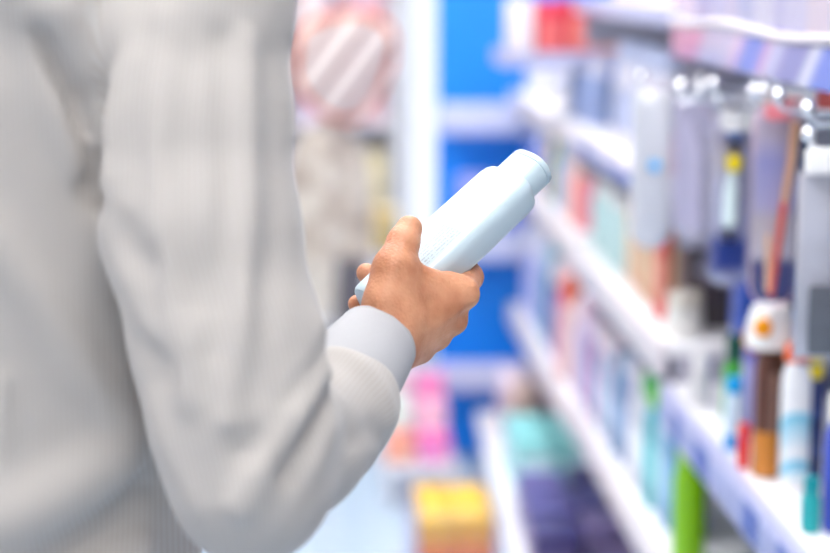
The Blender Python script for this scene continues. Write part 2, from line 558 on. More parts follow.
def shirt_base(Q):
    s = sleeve_d(Q)
    la = chain_d(Q, [np.array((-0.515, 1.34, 1.42)), np.array((-0.565, 1.31, 1.13)), np.array((-0.55, 1.42, 0.93))], [0.062, 0.060, 0.040], 0.02)
    d = smin(torso_d(Q), la, 0.012)
    j = smin(d, cap_d(Q, np.array((-0.24, 1.30, 1.44)), P(205, -60, 1.255), 0.075, 0.062), 0.03)
    j = smin(j, cap_d(Q, np.array((-0.20, 1.26, 1.46)), P(160, 40, 1.262), 0.05, 0.03), 0.03)
    j = smin(j, cap_d(Q, np.array((-0.20, 1.30, 1.37)), P(112, 72, 1.252), 0.05, 0.026), 0.02)
    j = smin(j, cap_d(Q, np.array((-0.20, 1.30, 1.42)), P(120, 10, 1.250), 0.05, 0.030), 0.02)
    return smin(j, s, 0.010)

def hit(px, py, fn, d0=1.0):
    v = (P(px, py, 1.0) - CAM); v = v / np.linalg.norm(v)
    t = d0
    for _ in range(60):
        e = float(fn((CAM + v * t)[None].astype(np.float32))[0])
        t += e * 0.7
        if abs(e) < 2e-4: break
        if t > 1.7: break
    return CAM + v * min(t, 1.5)

def on_shirt(pts, fn=None):
    return [hit(x, y, fn or shirt_base) for x, y in pts]

T_only = lambda pts: on_shirt(pts)
S_only = lambda pts: on_shirt(pts, sleeve_d)
FOLDS = [  # polyline, height (minus = crease), width
    # torso: gather falling from the back of the shoulder
    (T_only([(20, -20), (36, 40), (60, 105), (84, 160)]), 0.009, 0.013),
    (T_only([(40, 30), (62, 85), (84, 135), (100, 190)]), -0.013, 0.010),
    (T_only([(60, 10), (88, 60), (120, 30)]), 0.014, 0.014),
    (T_only([(88, 60), (94, 100), (98, 140)]), 0.006, 0.009),
    (T_only([(108, 100), (104, 150), (102, 200)]), -0.006, 0.008),
    # torso: long slack fold and the blouse at the waist
    (T_only([(-10, 240), (30, 290), (80, 365), (130, 430)]), 0.005, 0.016),
    (T_only([(-10, 525), (50, 500), (96, 475), (112, 466)]), 0.012, 0.020),
    (T_only([(60, 560), (100, 534), (128, 506), (138, 492)]), -0.013, 0.014),
    (T_only([(80, 580), (110, 566), (140, 552)]), 0.010, 0.010),
    (T_only([(4, 380), (4, 470), (4, 560)]), 0.0022, 0.006),
    # sleeve: wavy back edge
    (S_only([(128, -10), (132, 60), (116, 120), (112, 180)]), 0.007, 0.012),
    (S_only([(124, 235), (134, 250), (146, 262)]), -0.006, 0.012),
    (S_only([(130, 285), (142, 310), (150, 330)]), 0.003, 0.014),
    (S_only([(142, 345), (152, 355), (164, 368)]), -0.004, 0.012),
    (S_only([(156, 410), (168, 450), (196, 505)]), 0.003, 0.012),
    # sleeve: shallow lengthwise drape
    (S_only([(165, 20), (158, 150), (170, 280), (190, 400)]), 0.004, 0.010),
    (S_only([(190, 60), (182, 170), (196, 300)]), -0.0025, 0.012),
    (S_only([(246, 40), (250, 190), (240, 330), (228, 420)]), 0.005, 0.008),
    (S_only([(222, 40), (226, 200), (216, 350)]), -0.004, 0.009),
    (S_only([(272, 60), (276, 200), (266, 330)]), -0.0025, 0.011),
    # folds fanning out of the elbow crook
    (S_only([(322, 372), (296, 418), (262, 470), (240, 505)]), 0.0085, 0.010),
    (S_only([(324, 396), (308, 430), (284, 470)]), -0.0085, 0.009),
    (S_only([(318, 360), (286, 400), (250, 452)]), -0.004, 0.010),
    (S_only([(336, 400), (330, 432), (312, 466)]), 0.003, 0.012),
    (S_only([(320, 330), (300, 372), (268, 420)]), 0.003, 0.012),
    # roll of cloth against the cuff
    (S_only([(332, 352), (362, 366), (382, 392), (390, 420)]), 0.004, 0.010),
    (S_only([(352, 440), (372, 430), (386, 440)]), -0.003, 0.008),
]

def shirt_d(Q):
    d = shirt_base(Q)
    for pts, amp, s in FOLDS:
        A = np.array(pts); lo_, hi_ = A.min(0) - 3 * s, A.max(0) + 3 * s
        m = np.all((Q > lo_) & (Q < hi_), axis=-1)
        if not m.any(): continue
        d[m] -= (1.5 if amp > 0 else 1.2) * amp * np.exp(-(poly_d(Q[m], pts) / s) ** 2)
    return d

ROOT_P = np.array((-0.29, 1.335, 0.0))
person = empty('person', ROOT_P, 0, 'person in a pale grey fine-striped long-sleeved shirt, seen from behind, holding a bottle', 'person')
def to_local(V): return V - ROOT_P

h_ = 0.0042
lo = np.array((-0.66, 1.08, 0.79)); hi = np.array((0.10, 1.52, 1.52))
Vs, Qs = surface_nets(sample(shirt_d, lo, hi, h_), lo, h_)
Vs = relax(Vs, Qs, 3)
me = np_mesh('shirt', to_local(Vs), Qs)
at = me.attributes.new('weave', 'FLOAT_VECTOR', 'POINT')
Vf = np.array([v.co for v in me.vertices], np.float32) + ROOT_P.astype(np.float32)
dt = torso_d(Vf); dua = chain_d(Vf, ua, ua_r, 0.02); dfa = chain_d(Vf, fa + [wrist], fa_r + [0.036], 0.02)
ang_t = Vf[:, 0]
ax_z = np.array([p[2] for p in ua])[::-1]; ax_x = np.array([p[0] for p in ua])[::-1]; ax_y = np.array([p[1] for p in ua])[::-1]
cx = np.interp(Vf[:, 2], ax_z, ax_x); cy = np.interp(Vf[:, 2], ax_z, ax_y)
ang_u = np.arctan2(Vf[:, 0] - cx, -(Vf[:, 1] - cy)) * 0.060
g = cuff_dir; e1 = np.cross(g, (0, 0, 1)); e1 /= np.linalg.norm(e1); e2 = np.cross(e1, g)
rel = Vf - fa[1]
ang_f = np.arctan2(rel @ e1, rel @ e2) * 0.045
wv = np.where(dt < np.minimum(dua, dfa), ang_t, np.where(dua < dfa, ang_u, ang_f))
data = np.zeros((len(Vf), 3), np.float32); data[:, 0] = wv
at.data.foreach_set('vector', data.ravel())
shirt = link('shirt', me, M_SHIRT, person, smooth=False)

# cuff: a band of doubled cloth round the wrist, open at the hand
def cuff():
    bm = bmesh.new()
    c0, c1 = P(345, 387, 1.352), P(377, 340, 1.408)
    d = (c1 - c0) / np.linalg.norm(c1 - c0)
    a = np.cross(d, FWD); a /= np.linalg.norm(a); b = np.cross(a, d)
    rings = []
    def ring(t, ra, rb):
        c = c0 + (c1 - c0) * t
        return [tuple(c - ROOT_P + a * math.cos(q) * ra * (1 + 0.012 * math.sin(3 * q + 5 * t)) + b * math.sin(q) * rb) for q in [2 * PI * i / 72 for i in range(72)]]
    prof = [(-0.10, .0385), (0.1, .0380), (0.25, .0374), (0.4, .0366), (0.55, .0357), (0.7, .0346), (0.85, .0334), (0.93, .0327), (0.945, .0322), (0.96, .0325), (0.985, .0325), (1.0, .0319), (1.0, .0309), (0.97, .0303), (0.7, .0303), (0.4, .031)]
    for t, r in prof: rings.append(ring(t, r, r * 0.90))
    add_loft(bm, rings, cap=False)
    me = bpy.data.meshes.new('cuff'); bmesh.ops.recalc_face_normals(bm, faces=bm.faces); bm.to_mesh(me); bm.free()
    o = link('cuff', me, mat('pale_cuff_cotton', srgb(184, 184, 188), 0.85, 0.025, 700, spec=0.2, bump=0.05), shirt)
    w = np.zeros((len(me.vertices), 3), np.float32)
    at = me.attributes.new('weave', 'FLOAT_VECTOR', 'POINT')
    for i in range(len(me.vertices)): w[i, 0] = (i // 72) * 0.0
    q = np.array([v.co for v in me.vertices]) + ROOT_P - c0
    w[:, 0] = np.arctan2(q @ a, -(q @ b)) * 0.036
    at.data.foreach_set('vector', w.ravel())
    return o
cuff()

# body: head, trunk, arms and legs in one mesh (fine grid at the holding hand, coarser elsewhere)
def body_d(Q):
    d = torso_d(Q) + 0.016
    d = smin(d, ell_d(Q, (-0.30, 1.34, 0.90), (0.165, 0.115, 0.14)), 0.04)
    d = smin(d, cap_d(Q, (-0.29, 1.335, 1.42), (-0.29, 1.36, 1.56), 0.058, 0.052), 0.03)
    hd = ell_d(Q, (-0.29, 1.365, 1.655), (0.076, 0.096, 0.112))
    hd = smin(hd, ell_d(Q, (-0.29, 1.405, 1.600), (0.052, 0.062, 0.062)), 0.02)
    hd = smin(hd, cap_d(Q, (-0.29, 1.455, 1.655), (-0.29, 1.475, 1.622), 0.010, 0.015), 0.012)
    for s in (-1, 1):
        hd = smin(hd, ell_d(Q, (-0.29 + s * 0.078, 1.355, 1.640), (0.012, 0.022, 0.032)), 0.008)
        hd = hd + 0.006 * np.exp(-(np.linalg.norm(Q - np.array((-0.29 + s * 0.032, 1.452, 1.655), np.float32), axis=-1) / 0.016) ** 2)
    hd = hd - 0.004 * np.exp(-(cap_d(Q, (-0.312, 1.462, 1.578), (-0.268, 1.462, 1.578), 0, 0) / 0.008) ** 2)
    d = smin(d, hd, 0.012)
    for s in (-1, 1):
        hx = -0.30 + s * 0.088
        d = smin(d, chain_d(Q, [(hx, 1.335, 0.88), (hx + s * 0.01, 1.345, 0.48), (hx + s * 0.012, 1.315, 0.09)], [0.082, 0.055, 0.038], 0.03), 0.03)
        d = smin(d, cap_d(Q, (hx + s * 0.012, 1.31, 0.045), (hx + s * 0.02, 1.46, 0.035), 0.033, 0.028), 0.02)
    d = smin(d, chain_d(Q, [P(218, -70, 1.245), P(240, 440, 1.225), P(330, 405, 1.335), P(352, 378, 1.365), wrist], [0.046, 0.038, 0.030, 0.020, 0.020], 0.015), 0.02)
    d = smin(d, chain_d(Q, [(-0.515, 1.34, 1.42), (-0.565, 1.31, 1.13), (-0.55, 1.42, 0.93), (-0.545, 1.445, 0.86)], [0.046, 0.040, 0.029, 0.025], 0.015), 0.02)
    # hanging left hand
    d = smin(d, ell_d(Q, (-0.545, 1.455, 0.82), (0.020, 0.042, 0.055)), 0.012)
    return d
h_ = 0.008
lo = np.array((-0.68, 1.15, 0.0)); hi = np.array((0.12, 1.60, 1.80))
Vb, Qb = surface_nets(sample(body_d, lo, hi, h_), lo, h_)
Vb = relax(Vb, Qb, 3)
def lhand_d(Q):
    d = smin(ell_d(Q, (-0.545, 1.455, 0.82), (0.018, 0.040, 0.052)), cap_d(Q, (-0.545, 1.445, 0.86), (-0.545, 1.45, 0.83), 0.025, 0.022), 0.01)
    for k, (y, L) in enumerate(((1.488, 0.070), (1.466, 0.078), (1.445, 0.072), (1.426, 0.056))):
        a = np.array((-0.545, y - 0.002, 0.785)); b = a + np.array((0.006, 0.004, -L * 0.5)); c = b + np.array((0.016, 0.004, -L * 0.45))
        d = smin(d, chain_d(Q, [a, b, c], [0.0095, 0.0085, 0.0070], 0.004), 0.004)
    d = smin(d, chain_d(Q, [(-0.540, 1.475, 0.84), (-0.525, 1.508, 0.80), (-0.515, 1.512, 0.765)], [0.014, 0.011, 0.009], 0.005), 0.006)
    return d
lo2 = np.array((-0.60, 1.38, 0.69)); hi2 = np.array((-0.47, 1.54, 0.90))
Vl, Ql = surface_nets(sample(lhand_d, lo2, hi2, 0.0028), lo2, 0.0028)
Vl = relax(Vl, Ql, 2)
VV = np.concatenate([Vh, Vb, Vl]); QQ = np.concatenate([Qh, Qb + len(Vh), Ql + len(Vh) + len(Vb)])
body = link('body', np_mesh('body', to_local(VV), QQ), M_SKIN, person, smooth=False)

def trousers_d(Q):
    d = ell_d(Q, (-0.30, 1.335, 0.90), (0.186, 0.134, 0.17))
    for s in (-1, 1):
        hx = -0.30 + s * 0.088
        d = smin(d, chain_d(Q, [(hx, 1.335, 0.86), (hx + s * 0.01, 1.345, 0.48), (hx + s * 0.012, 1.32, 0.07)], [0.098, 0.074, 0.062], 0.03), 0.02)
    return np.maximum(d, 0.06 - Q[..., 2])
lo3 = np.array((-0.55, 1.15, 0.03)); hi3 = np.array((-0.05, 1.52, 1.08))
Vt, Qt = surface_nets(sample(trousers_d, lo3, hi3, 0.009), lo3, 0.009)
link('trousers', np_mesh('trousers', to_local(relax(Vt, Qt, 2)), Qt), mat('navy_trouser_cloth', srgb(52, 56, 72), 0.85, 0.1, 60, bump=0.2), person, smooth=False)
for s in (-1, 1):
    hx = -0.30 + s * 0.10
    def shoe_d(Q, hx=hx, s=s):
        d = cap_d(Q, (hx, 1.30, 0.050), (hx + s * 0.012, 1.47, 0.036), 0.050, 0.044)
        d = smin(d, cap_d(Q, (hx, 1.30, 0.06), (hx, 1.31, 0.085), 0.046, 0.044), 0.02)
        return np.maximum(np.maximum(d, 0.002 - Q[..., 2]), Q[..., 2] - 0.11)
    l_ = np.array((hx - 0.09, 1.22, -0.012)); u_ = np.array((hx + 0.09, 1.54, 0.14))
    Vq, Qq = surface_nets(sample(shoe_d, l_, u_, 0.006), l_, 0.006)
    link('shoe', np_mesh('shoe', to_local(Vq), Qq), mat('brown_shoe_leather', srgb(70, 48, 36), 0.4, 0.1, 40), person, smooth=False)
def hair_d(Q):
    d = ell_d(Q, (-0.29, 1.352, 1.672), (0.086, 0.104, 0.112))
    d = np.maximum(d, -ell_d(Q, (-0.29, 1.46, 1.60), (0.10, 0.10, 0.115)))
    d = np.maximum(d, 1.585 - Q[..., 2])
    return d - 0.002 * np.sin(Q[..., 0] * 220) * np.sin(Q[..., 1] * 90 + Q[..., 2] * 160)
l_ = np.array((-0.40, 1.22, 1.55)); u_ = np.array((-0.18, 1.48, 1.81))
Vq, Qq = surface_nets(sample(hair_d, l_, u_, 0.005), l_, 0.005)
link('hair', np_mesh('hair', to_local(relax(Vq, Qq, 1)), Qq), mat('dark_brown_hair', srgb(48, 36, 30), 0.5, 0.3, 90), person, smooth=False)

# ------------------------------------------------------------------ the shop: shell
def struct(o): o['kind'] = 'structure'; return o
def floor_mat():
    m, nt, b = new_mat('pale_blue_grey_floor_tile')
    tc = nt.nodes.new('ShaderNodeTexCoord')
    br = nt.nodes.new('ShaderNodeTexBrick'); br.offset = 0.0
    br.inputs['Scale'].default_value = 1.0
    br.inputs['Brick Width'].default_value = 0.6; br.inputs['Row Height'].default_value = 0.6
    br.inputs['Mortar Size'].default_value = 0.004
    br.inputs['Color1'].default_value = (*srgb(184, 204, 222), 1); br.inputs['Color2'].default_value = (*srgb(190, 208, 226), 1)
    br.inputs['Mortar'].default_value = (*srgb(170, 184, 196), 1)
    nt.links.new(tc.outputs['Object'], br.inputs['Vector'])
    nt.links.new(br.outputs['Color'], b.inputs['Base Color'])
    b.inputs['Roughness'].default_value = 0.25
    return m
YB = 7.6
M_WALL = mat('white_wall_paint', srgb(240, 232, 232), 0.7, 0.02, 5)
struct(box('floor', -3.2, 3.2, -2.5, YB + 0.1, -0.05, 0.0, floor_mat(), bev=0))
struct(box('ceiling', -3.2, 3.2, -2.5, YB + 0.1, 3.0, 3.05, mat('white_ceiling_tile', srgb(242, 242, 242), 0.8, 0.03, 15), bev=0))
bm = bmesh.new()
WX0, WX1, WZ0, WZ1 = 0.30, 0.80, 0.25, 2.6
add_box(bm, -3.2, WX0, YB, YB + 0.1, 0, 3.0); add_box(bm, WX1, 3.2, YB, YB + 0.1, 0, 3.0)
add_box(bm, WX0, WX1, YB, YB + 0.1, 0, WZ0); add_box(bm, WX0, WX1, YB, YB + 0.1, WZ1, 3.0)
struct(from_bm('wall_back', bm, M_WALL, smooth=False))
struct(box('wall_left', -3.2, -3.1, -2.5, YB, 0, 3.0, M_WALL, bev=0))
struct(box('wall_rear', -3.1, 3.1, -2.5, -2.4, 0, 3.0, mat('grey_wall_paint', srgb(190, 188, 188), 0.8, 0.02, 5), bev=0))
struct(box('wall_right', 3.1, 3.2, -2.5, YB, 0, 3.0, M_WALL, bev=0))
win = bpy.data.objects.new('window_1', None); COL.objects.link(win); struct(win)
bm = bmesh.new()
add_box(bm, WX0, WX0 + 0.03, YB + 0.01, YB + 0.07, WZ0, WZ1); add_box(bm, WX1 - 0.03, WX1, YB + 0.01, YB + 0.07, WZ0, WZ1)
add_box(bm, WX0 + 0.03, WX1 - 0.03, YB + 0.01, YB + 0.07, WZ0, WZ0 + 0.03); add_box(bm, WX0 + 0.03, WX1 - 0.03, YB + 0.01, YB + 0.07, WZ1 - 0.03, WZ1)
struct(from_bm('window_frame', bm, M_WHITE, win, smooth=False))
struct(box('window_pane', WX0 + 0.03, WX1 - 0.03, YB + 0.035, YB + 0.041, WZ0 + 0.03, WZ1 - 0.03, clear_mat('window_glass', tint=(0.97, 0.98, 1.0), gloss=0.03), win, bev=0))

# ceiling lamps along the aisle
M_LAMP = mat('lit_lamp_diffuser', (1.0, 0.985, 0.965), 0.5, 0.0, 5, emit=14.5)
nth = ['first', 'second', 'third', 'fourth', 'fifth', 'sixth', 'seventh', 'eighth', 'ninth', 'tenth', 'eleventh', 'twelfth']
lamp0 = None
k_ = 0
for lx, side in ((-0.85, 'left of'), (0.25, 'over')):
    for i, ly in enumerate((-1.2, 0.6, 2.4, 4.2, 6.0)):
        lab = 'long white ceiling lamp %s the aisle, %s from the near end' % (side, nth[i])
        if lamp0 is None:
            lamp0 = empty('ceiling_lamp', (lx, ly, 2.93), 0, lab, 'lamp', 'ceiling lamps over the aisle')
            bm = bmesh.new()
            add_box(bm, -0.16, -0.145, -0.66, 0.66, -0.012, 0.07); add_box(bm, 0.145, 0.16, -0.66, 0.66, -0.012, 0.07)
            add_box(bm, -0.145, 0.145, -0.66, -0.645, -0.012, 0.07); add_box(bm, -0.145, 0.145, 0.645, 0.66, -0.012, 0.07)
            from_bm('housing', bm, M_WHITE, lamp0, smooth=False)
            box('diffuser', -0.143, 0.143, -0.643, 0.643, -0.004, 0.002, M_LAMP, lamp0, bev=0)
        else:
            dup(lamp0, (lx, ly, 2.93), None, lab)

# ------------------------------------------------------------------ shelving bays
XF, XB = 0.55, 1.00
BAYS = [(1.70, 2.86), (2.86, 3.94), (3.94, 5.24)]
bay_words = ['near', 'middle', 'far']
SHELF = [  # z of shelf top, height of the rail below it
    {'top': (1.372, 0.052), 'hip': (0.800, 0.066), 'low': (0.500, 0.055)},
    {'top': (1.392, 0.030), 'chest': (1.115, 0.046), 'hip': (0.862, 0.058), 'low': (0.512, 0.056)},
    {'chest': (1.115, 0.046), 'hip': (0.880, 0.056), 'low': (0.500, 0.056)},
]
DECK = 0.18
M_RAIL = mat('lavender_white_price_rail', srgb(184, 186, 218), 0.3, 0.03, 20)
M_BRK = mat('pale_grey_bracket', srgb(176, 174, 190), 0.4, 0.04, 20)
M_RAILW = mat('white_price_rail', srgb(222, 214, 218), 0.35, 0.02, 20)
M_LABB = mat('blue_price_ticket', srgb(84, 108, 182), 0.5, 0.12, 60)
M_LABW = mat('pale_price_ticket', srgb(164, 172, 212), 0.5, 0.08, 90)
M_BANNER = ramp_mat('shelf_banner_print_reflection', 'Y', 1 / 1.3, [(0.0, (226, 180, 215)), (0.05, (112, 134, 226)), (0.10, (120, 140, 228)), (0.14, (226, 196, 226)), (0.18, (200, 196, 226)), (0.29, (206, 200, 228)), (0.34, (226, 156, 192)), (0.5, (230, 170, 200)), (0.7, (120, 140, 226)), (0.82, (128, 146, 228)), (0.85, (232, 232, 246)), (0.88, (150, 150, 206)), (0.94, (152, 152, 210)), (0.97, (200, 196, 234))], 0.25, 'LINEAR', 1.3, 'Z', -1.345 + 0.0346)  # the palest stop paints a white reflection in among the printed bands
def deck_front(y): return 0.405 + (max(y, 3.4) - 3.956) * 0.032
random.seed(3)
for bi, (y0, y1) in enumerate(BAYS):
    u = empty('shelving_bay', (XB, (y0 + y1) / 2, 0), 0, 'white steel shelving bay, %s one of the three in the row' % {0: 'nearest', 1: 'middle', 2: 'farthest'}[bi], 'shelving', 'shelving bays along the aisle')
    ox, oy = XB, (y0 + y1) / 2
    def b_(name, x0, x1, ya, yb, z0, z1, m, par=u, bev=0.0015):
        return box(name, x0 - ox, x1 - ox, ya - oy, yb - oy, z0, z1, m, par, bev)
    b_('back_panel', XB, XB + 0.02, y0 + 0.002, y1 - 0.002, 0.0, 1.95, M_PANEL)
    for yy in (y0 + 0.004, y1 - 0.034):
        b_('upright', XB - 0.03, XB - 0.001, yy, yy + 0.03, 0.0, 1.95, mat('lavender_grey_upright', srgb(150, 146, 170), 0.4, 0.05, 20) if 'M_UPR' not in globals() else M_UPR)
    bm = bmesh.new()
    f0, f1 = deck_front(y0), deck_front(y1)
    def quadring(x_off, z): return [(f0 + x_off - ox, y0 + 0.002 - oy, z), (XB - 0.031 - ox, y0 + 0.002 - oy, z), (XB - 0.031 - ox, y1 - 0.002 - oy, z), (f1 + x_off - ox, y1 - 0.002 - oy, z)]
    add_loft(bm, [quadring(0, DECK - 0.03), quadring(0, DECK)])
    from_bm('base_deck', bm, M_WHITE, u, smooth=False)
    bm = bmesh.new(); add_loft(bm, [quadring(0.03, 0.0), quadring(0.03, DECK - 0.031)])
    from_bm('kick_plate', bm, M_WHITE, u, smooth=False)
    for sn, (zt, rh) in SHELF[bi].items():
        b_('shelf', XF, XB - 0.031, y0 + 0.003, y1 - 0.003, zt - 0.022, zt, M_WHITE)
        for yy in (y0 + 0.004, y1 - 0.008):
            b_('bracket', XF + 0.012, XB - 0.032, yy, yy + 0.004, zt - 0.10, zt - 0.023, M_BRK, bev=0)
        if bi == 0 and sn == 'top':
            # printed banner with a bowed white top edge and a clear guard standing on it
            b_('printed_banner', XF - 0.006, XF - 0.001, y0 + 0.003, y1 - 0.003, zt - rh, zt - 0.004, M_BANNER)
            bm = bmesh.new()
            add_tube(bm, [(XF - 0.008 - ox, y0 + 0.004 + (y1 - y0 - 0.008) * i / 24 - oy, zt + 0.004 + 0.004 * math.sin(i * 0.5)) for i in range(25)], 0.006, 8)
            from_bm('rail_edge', bm, M_RAILW, u)
            b_('clear_guard', XF - 0.004, XF - 0.001, y0 + 0.004, y1 - 0.004, zt + 0.010, zt + 0.105, M_CLEARHAZY, bev=0)
        else:
            rail = b_('price_rail', XF - 0.014, XF - 0.001, y0 + 0.003, y1 - 0.003, zt - rh, zt + 0.002, M_RAIL if (bi == 0 or sn == 'top') else M_RAILW, bev=0.003)
            if bi == 0 or (bi == 1 and sn == 'chest'):
                y = y0 + 0.02; n = 0
                while y < y1 - 0.06:
                    w = random.choice([0.035, 0.045, 0.055]) 
                    bm = bmesh.new(); add_box(bm, XF - 0.0165 - ox, XF - 0.0142 - ox, y - oy, y + w - oy, zt - rh + 0.008, zt - 0.016, 0)
                    tk = from_bm('price_ticket', bm, M_LABB if random.random() < 0.45 else M_LABW, rail, smooth=False)
                    y += w + random.choice([0.003, 0.006, 0.010]); n += 1

# ------------------------------------------------------------------ projecting, to place things where they stand
def proj(p):
    v = np.asarray(p, float) - CAM
    d = v @ FWD
    return 415 + F_PX * (v @ RIGHT) / d, 276.5 - F_PX * (v @ UP) / d
def Yat(px, X, z):
    lo_, hi_ = 1.0, 9.0
    for _ in range(50):
        mid = (lo_ + hi_) / 2
        if proj((X, mid, z))[0] > px: lo_ = mid
        else: hi_ = mid
    return (lo_ + hi_) / 2

# ------------------------------------------------------------------ goods
def bay_y(loc):
    x, y, z = loc
    if x > 0.45 and z > 0.17 and 1.6 < y < 5.5:
        y = float(np.interp(y, [1.70, 2.95, 4.20, 5.45], [1.70, 2.86, 3.94, 5.24]))
    return (x, y, z)
def bottle(loc, label, r, h, body, capm, cap_r=0.55, cap_h=0.2, band=None, band_z=(0.2, 0.7), fx=1.0, n=2.2, group=None, rz=0.0, name='shampoo_bottle', cat='bottle', dome=False, exact=False):
    if not exact: loc = bay_y(loc)
    t = empty(name, loc, rz, label, cat, group)
    hb = h * (1 - cap_h)
    lathe('body', [(r * .86, 0), (r * .97, .004), (r, .010), (r, hb * .80), (r * .93, hb * .90), (r * .72, hb * .965), (r * cap_r * .9, hb * .99), (r * cap_r * .9, hb)], body, t, 24, fx, 1.0, n)
    if dome:
        lathe('cap', [(r * cap_r, hb), (r * cap_r * 1.05, hb + .01), (r * cap_r, hb + h * cap_h * .5), (r * cap_r * .8, hb + h * cap_h * .85), (r * cap_r * .3, h), (0, h)], capm, t, 24)
    else:
        lathe('cap', [(r * cap_r, hb + .0005), (r * cap_r, h - .004), (r * cap_r * .93, h)], capm, t, 24)
    if band:
        lathe('printed_label', [(r * 1.004, hb * band_z[0]), (r * 1.012, hb * band_z[0] + .001), (r * 1.012, hb * band_z[1] - .001), (r * 1.004, hb * band_z[1])], band, t, 24, fx, 1.0, n)
    return t

def carton(loc, label, sx, sy, sz, m, panel=None, panel2=None, group=None, rz=0.0, name='carton', cat='box', lid=None):
    loc = bay_y(loc)
    t = empty(name, loc, rz, label, cat, group)
    box('body', -sx / 2, sx / 2, -sy / 2, sy / 2, 0, sz * (0.84 if lid else 1), m, t, 0.003)
    if lid: box('lid', -sx / 2 - .001, sx / 2 + .001, -sy / 2 - .001, sy / 2 + .001, sz * .842, sz, lid, t, 0.003)
    if panel:   # printed panel on the face to the aisle and on the face to the camera
        box('printed_panel', -sx / 2 - .0016, -sx / 2 - .0002, -sy * .38, sy * .38, sz * .2, sz * .72, panel, t, 0)
        box('printed_panel', -sx * .38, sx * .38, -sy / 2 - .0016, -sy / 2 - .0002, sz * .2, sz * .72, panel2 or panel, t, 0)
    return t

def row(first, n, step, labelfn, jitter=0.006):
    """the first thing stands already; its row runs away from it along the shelf"""
    out = [first]
    for i in range(1, n):
        if any(a - 0.01 < first.location.y < b and first.location.y + i * step + max(step * .5, 0.03) > b for a, b in BAYS): break
        l = Vector(first.location) + Vector((random.uniform(-jitter, jitter), i * step + random.uniform(-jitter, jitter) * .5, 0))
        out.append(dup(first, l, None, labelfn(i)))
    return out

def z_(bay, s): return SHELF[bay][s][0] + 0.0005

# ---- near bay, shelf at hip height
ZA = z_(0, 'hip')
bottle((0.569, 2.060, ZA), 'small teal bottle at the very edge of the near shelf', 0.0115, 0.066, plast(20, 165, 170), plast(0, 150, 160), 0.8, 0.28, exact=True, name='teal_bottle')
wb = bottle((0.596, 2.245, ZA), 'slim white bottle with orange cap and cyan print on the near shelf', 0.0185, 0.186, plast(244, 245, 248), plast(250, 105, 30), 0.86, 0.115, n=2.6, exact=True, name='mouthwash_bottle',
            band=ramp_mat('cyan_splash_print', 'Z', 1 / 0.12, [(0.0, (70, 190, 222)), (0.06, (235, 245, 250)), (0.16, (60, 190, 225)), (0.24, (225, 240, 248)), (0.30, (244, 245, 248)), (0.70, (120, 205, 232)), (0.76, (244, 245, 248))], 0.3, 'LINEAR', 0.8, 'Y'), band_z=(0.10, 0.72))
bottle((0.622, 2.272, ZA), 'tall navy bottle with bright yellow cap on the near shelf', 0.0165, 0.172, plast(44, 62, 122), plast(255, 228, 0), 0.95, 0.2, n=2.4, exact=True, name='navy_bottle', band=ramp_mat('navy_banded_print', 'Z', 1 / 0.05, [(0, (44, 62, 122)), (0.55, (30, 40, 84)), (0.7, (60, 84, 150))], 0.35), band_z=(0.15, 0.9))
bottle((0.600, 2.062, ZA), 'tall blue bottle with white cap at the right edge of the photo', 0.0170, 0.165, plast(58, 82, 190), plast(246, 246, 246), 0.8, 0.2, exact=True, name='blue_bottle')
bb = bottle((0.577, 2.305, ZA), 'brown bottle under a big white dome cap with an orange nozzle', 0.0205, 0.232, ramp_mat('brown_bottle_print', 'Y', 1 / 0.02, [(0, (70, 42, 36)), (0.35, (112, 66, 50)), (0.6, (66, 40, 40)), (0.8, (150, 110, 96))], 0.3, 'LINEAR'), plast(250, 250, 248), 1.55, 0.26, exact=True, name='brown_bottle', dome=True, band=plast(206, 130, 48), band_z=(0.02, 0.36))
tube('nozzle', [(-0.016, -0.022, 0.198), (-0.020, -0.034, 0.203), (-0.024, -0.042, 0.203)], [0.010, 0.0125, 0.009], plast(255, 160, 0), bb, 14)
bottle((0.554, 2.343, ZA), 'small red tube standing between brown and blue bottles', 0.0085, 0.060, plast(228, 44, 36), plast(236, 60, 44), 0.9, 0.3, exact=True, name='red_tube', cat='tube')
bottle((0.558, 2.422, ZA), 'pale blue bottle with cyan cap beside the small red tube', 0.0125, 0.105, plast(206, 226, 244), plast(0, 160, 230), 0.9, 0.2, exact=True, name='cyan_cap_bottle', band=plast(40, 150, 220), band_z=(0.08, 0.32))
carton((0.640, 1.70 + (Yat(752, 0.640, 0.95) - 1.70) * 1.25 / 1.16, ZA), 'tall royal blue carton behind the brown bottle', 0.05, 0.07, 0.235, plast(14, 76, 182), None, name='blue_carton')
ct = carton((0.605, 2.57, ZA), 'violet carton with pink and amber tip beside the royal blue carton', 0.022, 0.05, 0.150, plast(92, 92, 186), plast(180, 180, 226), name='violet_carton', lid=plast(255, 160, 60))
bottle((0.60, 2.68, ZA), 'green bottle with dark green cap on the near shelf', 0.0165, 0.125, plast(74, 176, 60), plast(20, 84, 66), 0.8, 0.3, name='green_bottle')
bottle((0.572, 2.56, ZA), 'small violet and white tube behind the cyan capped bottle', 0.010, 0.088, plast(120, 118, 196), plast(214, 220, 244), 0.9, 0.3, name='violet_tube', cat='tube')
bottle((0.570, 2.78, ZA), 'grey-white bottle near the far end of the near shelf', 0.017, 0.080, plast(214, 212, 214), plast(240, 236, 236), 0.8, 0.3, name='grey_bottle')
bottle((0.66, 2.87, ZA), 'dark grey bottle with orange band behind the grey-white bottle', 0.021, 0.175, plast(60, 66, 80), plast(206, 204, 216), 0.7, 0.22, band=plast(226, 106, 60), band_z=(0.5, 0.78), name='dark_bottle')
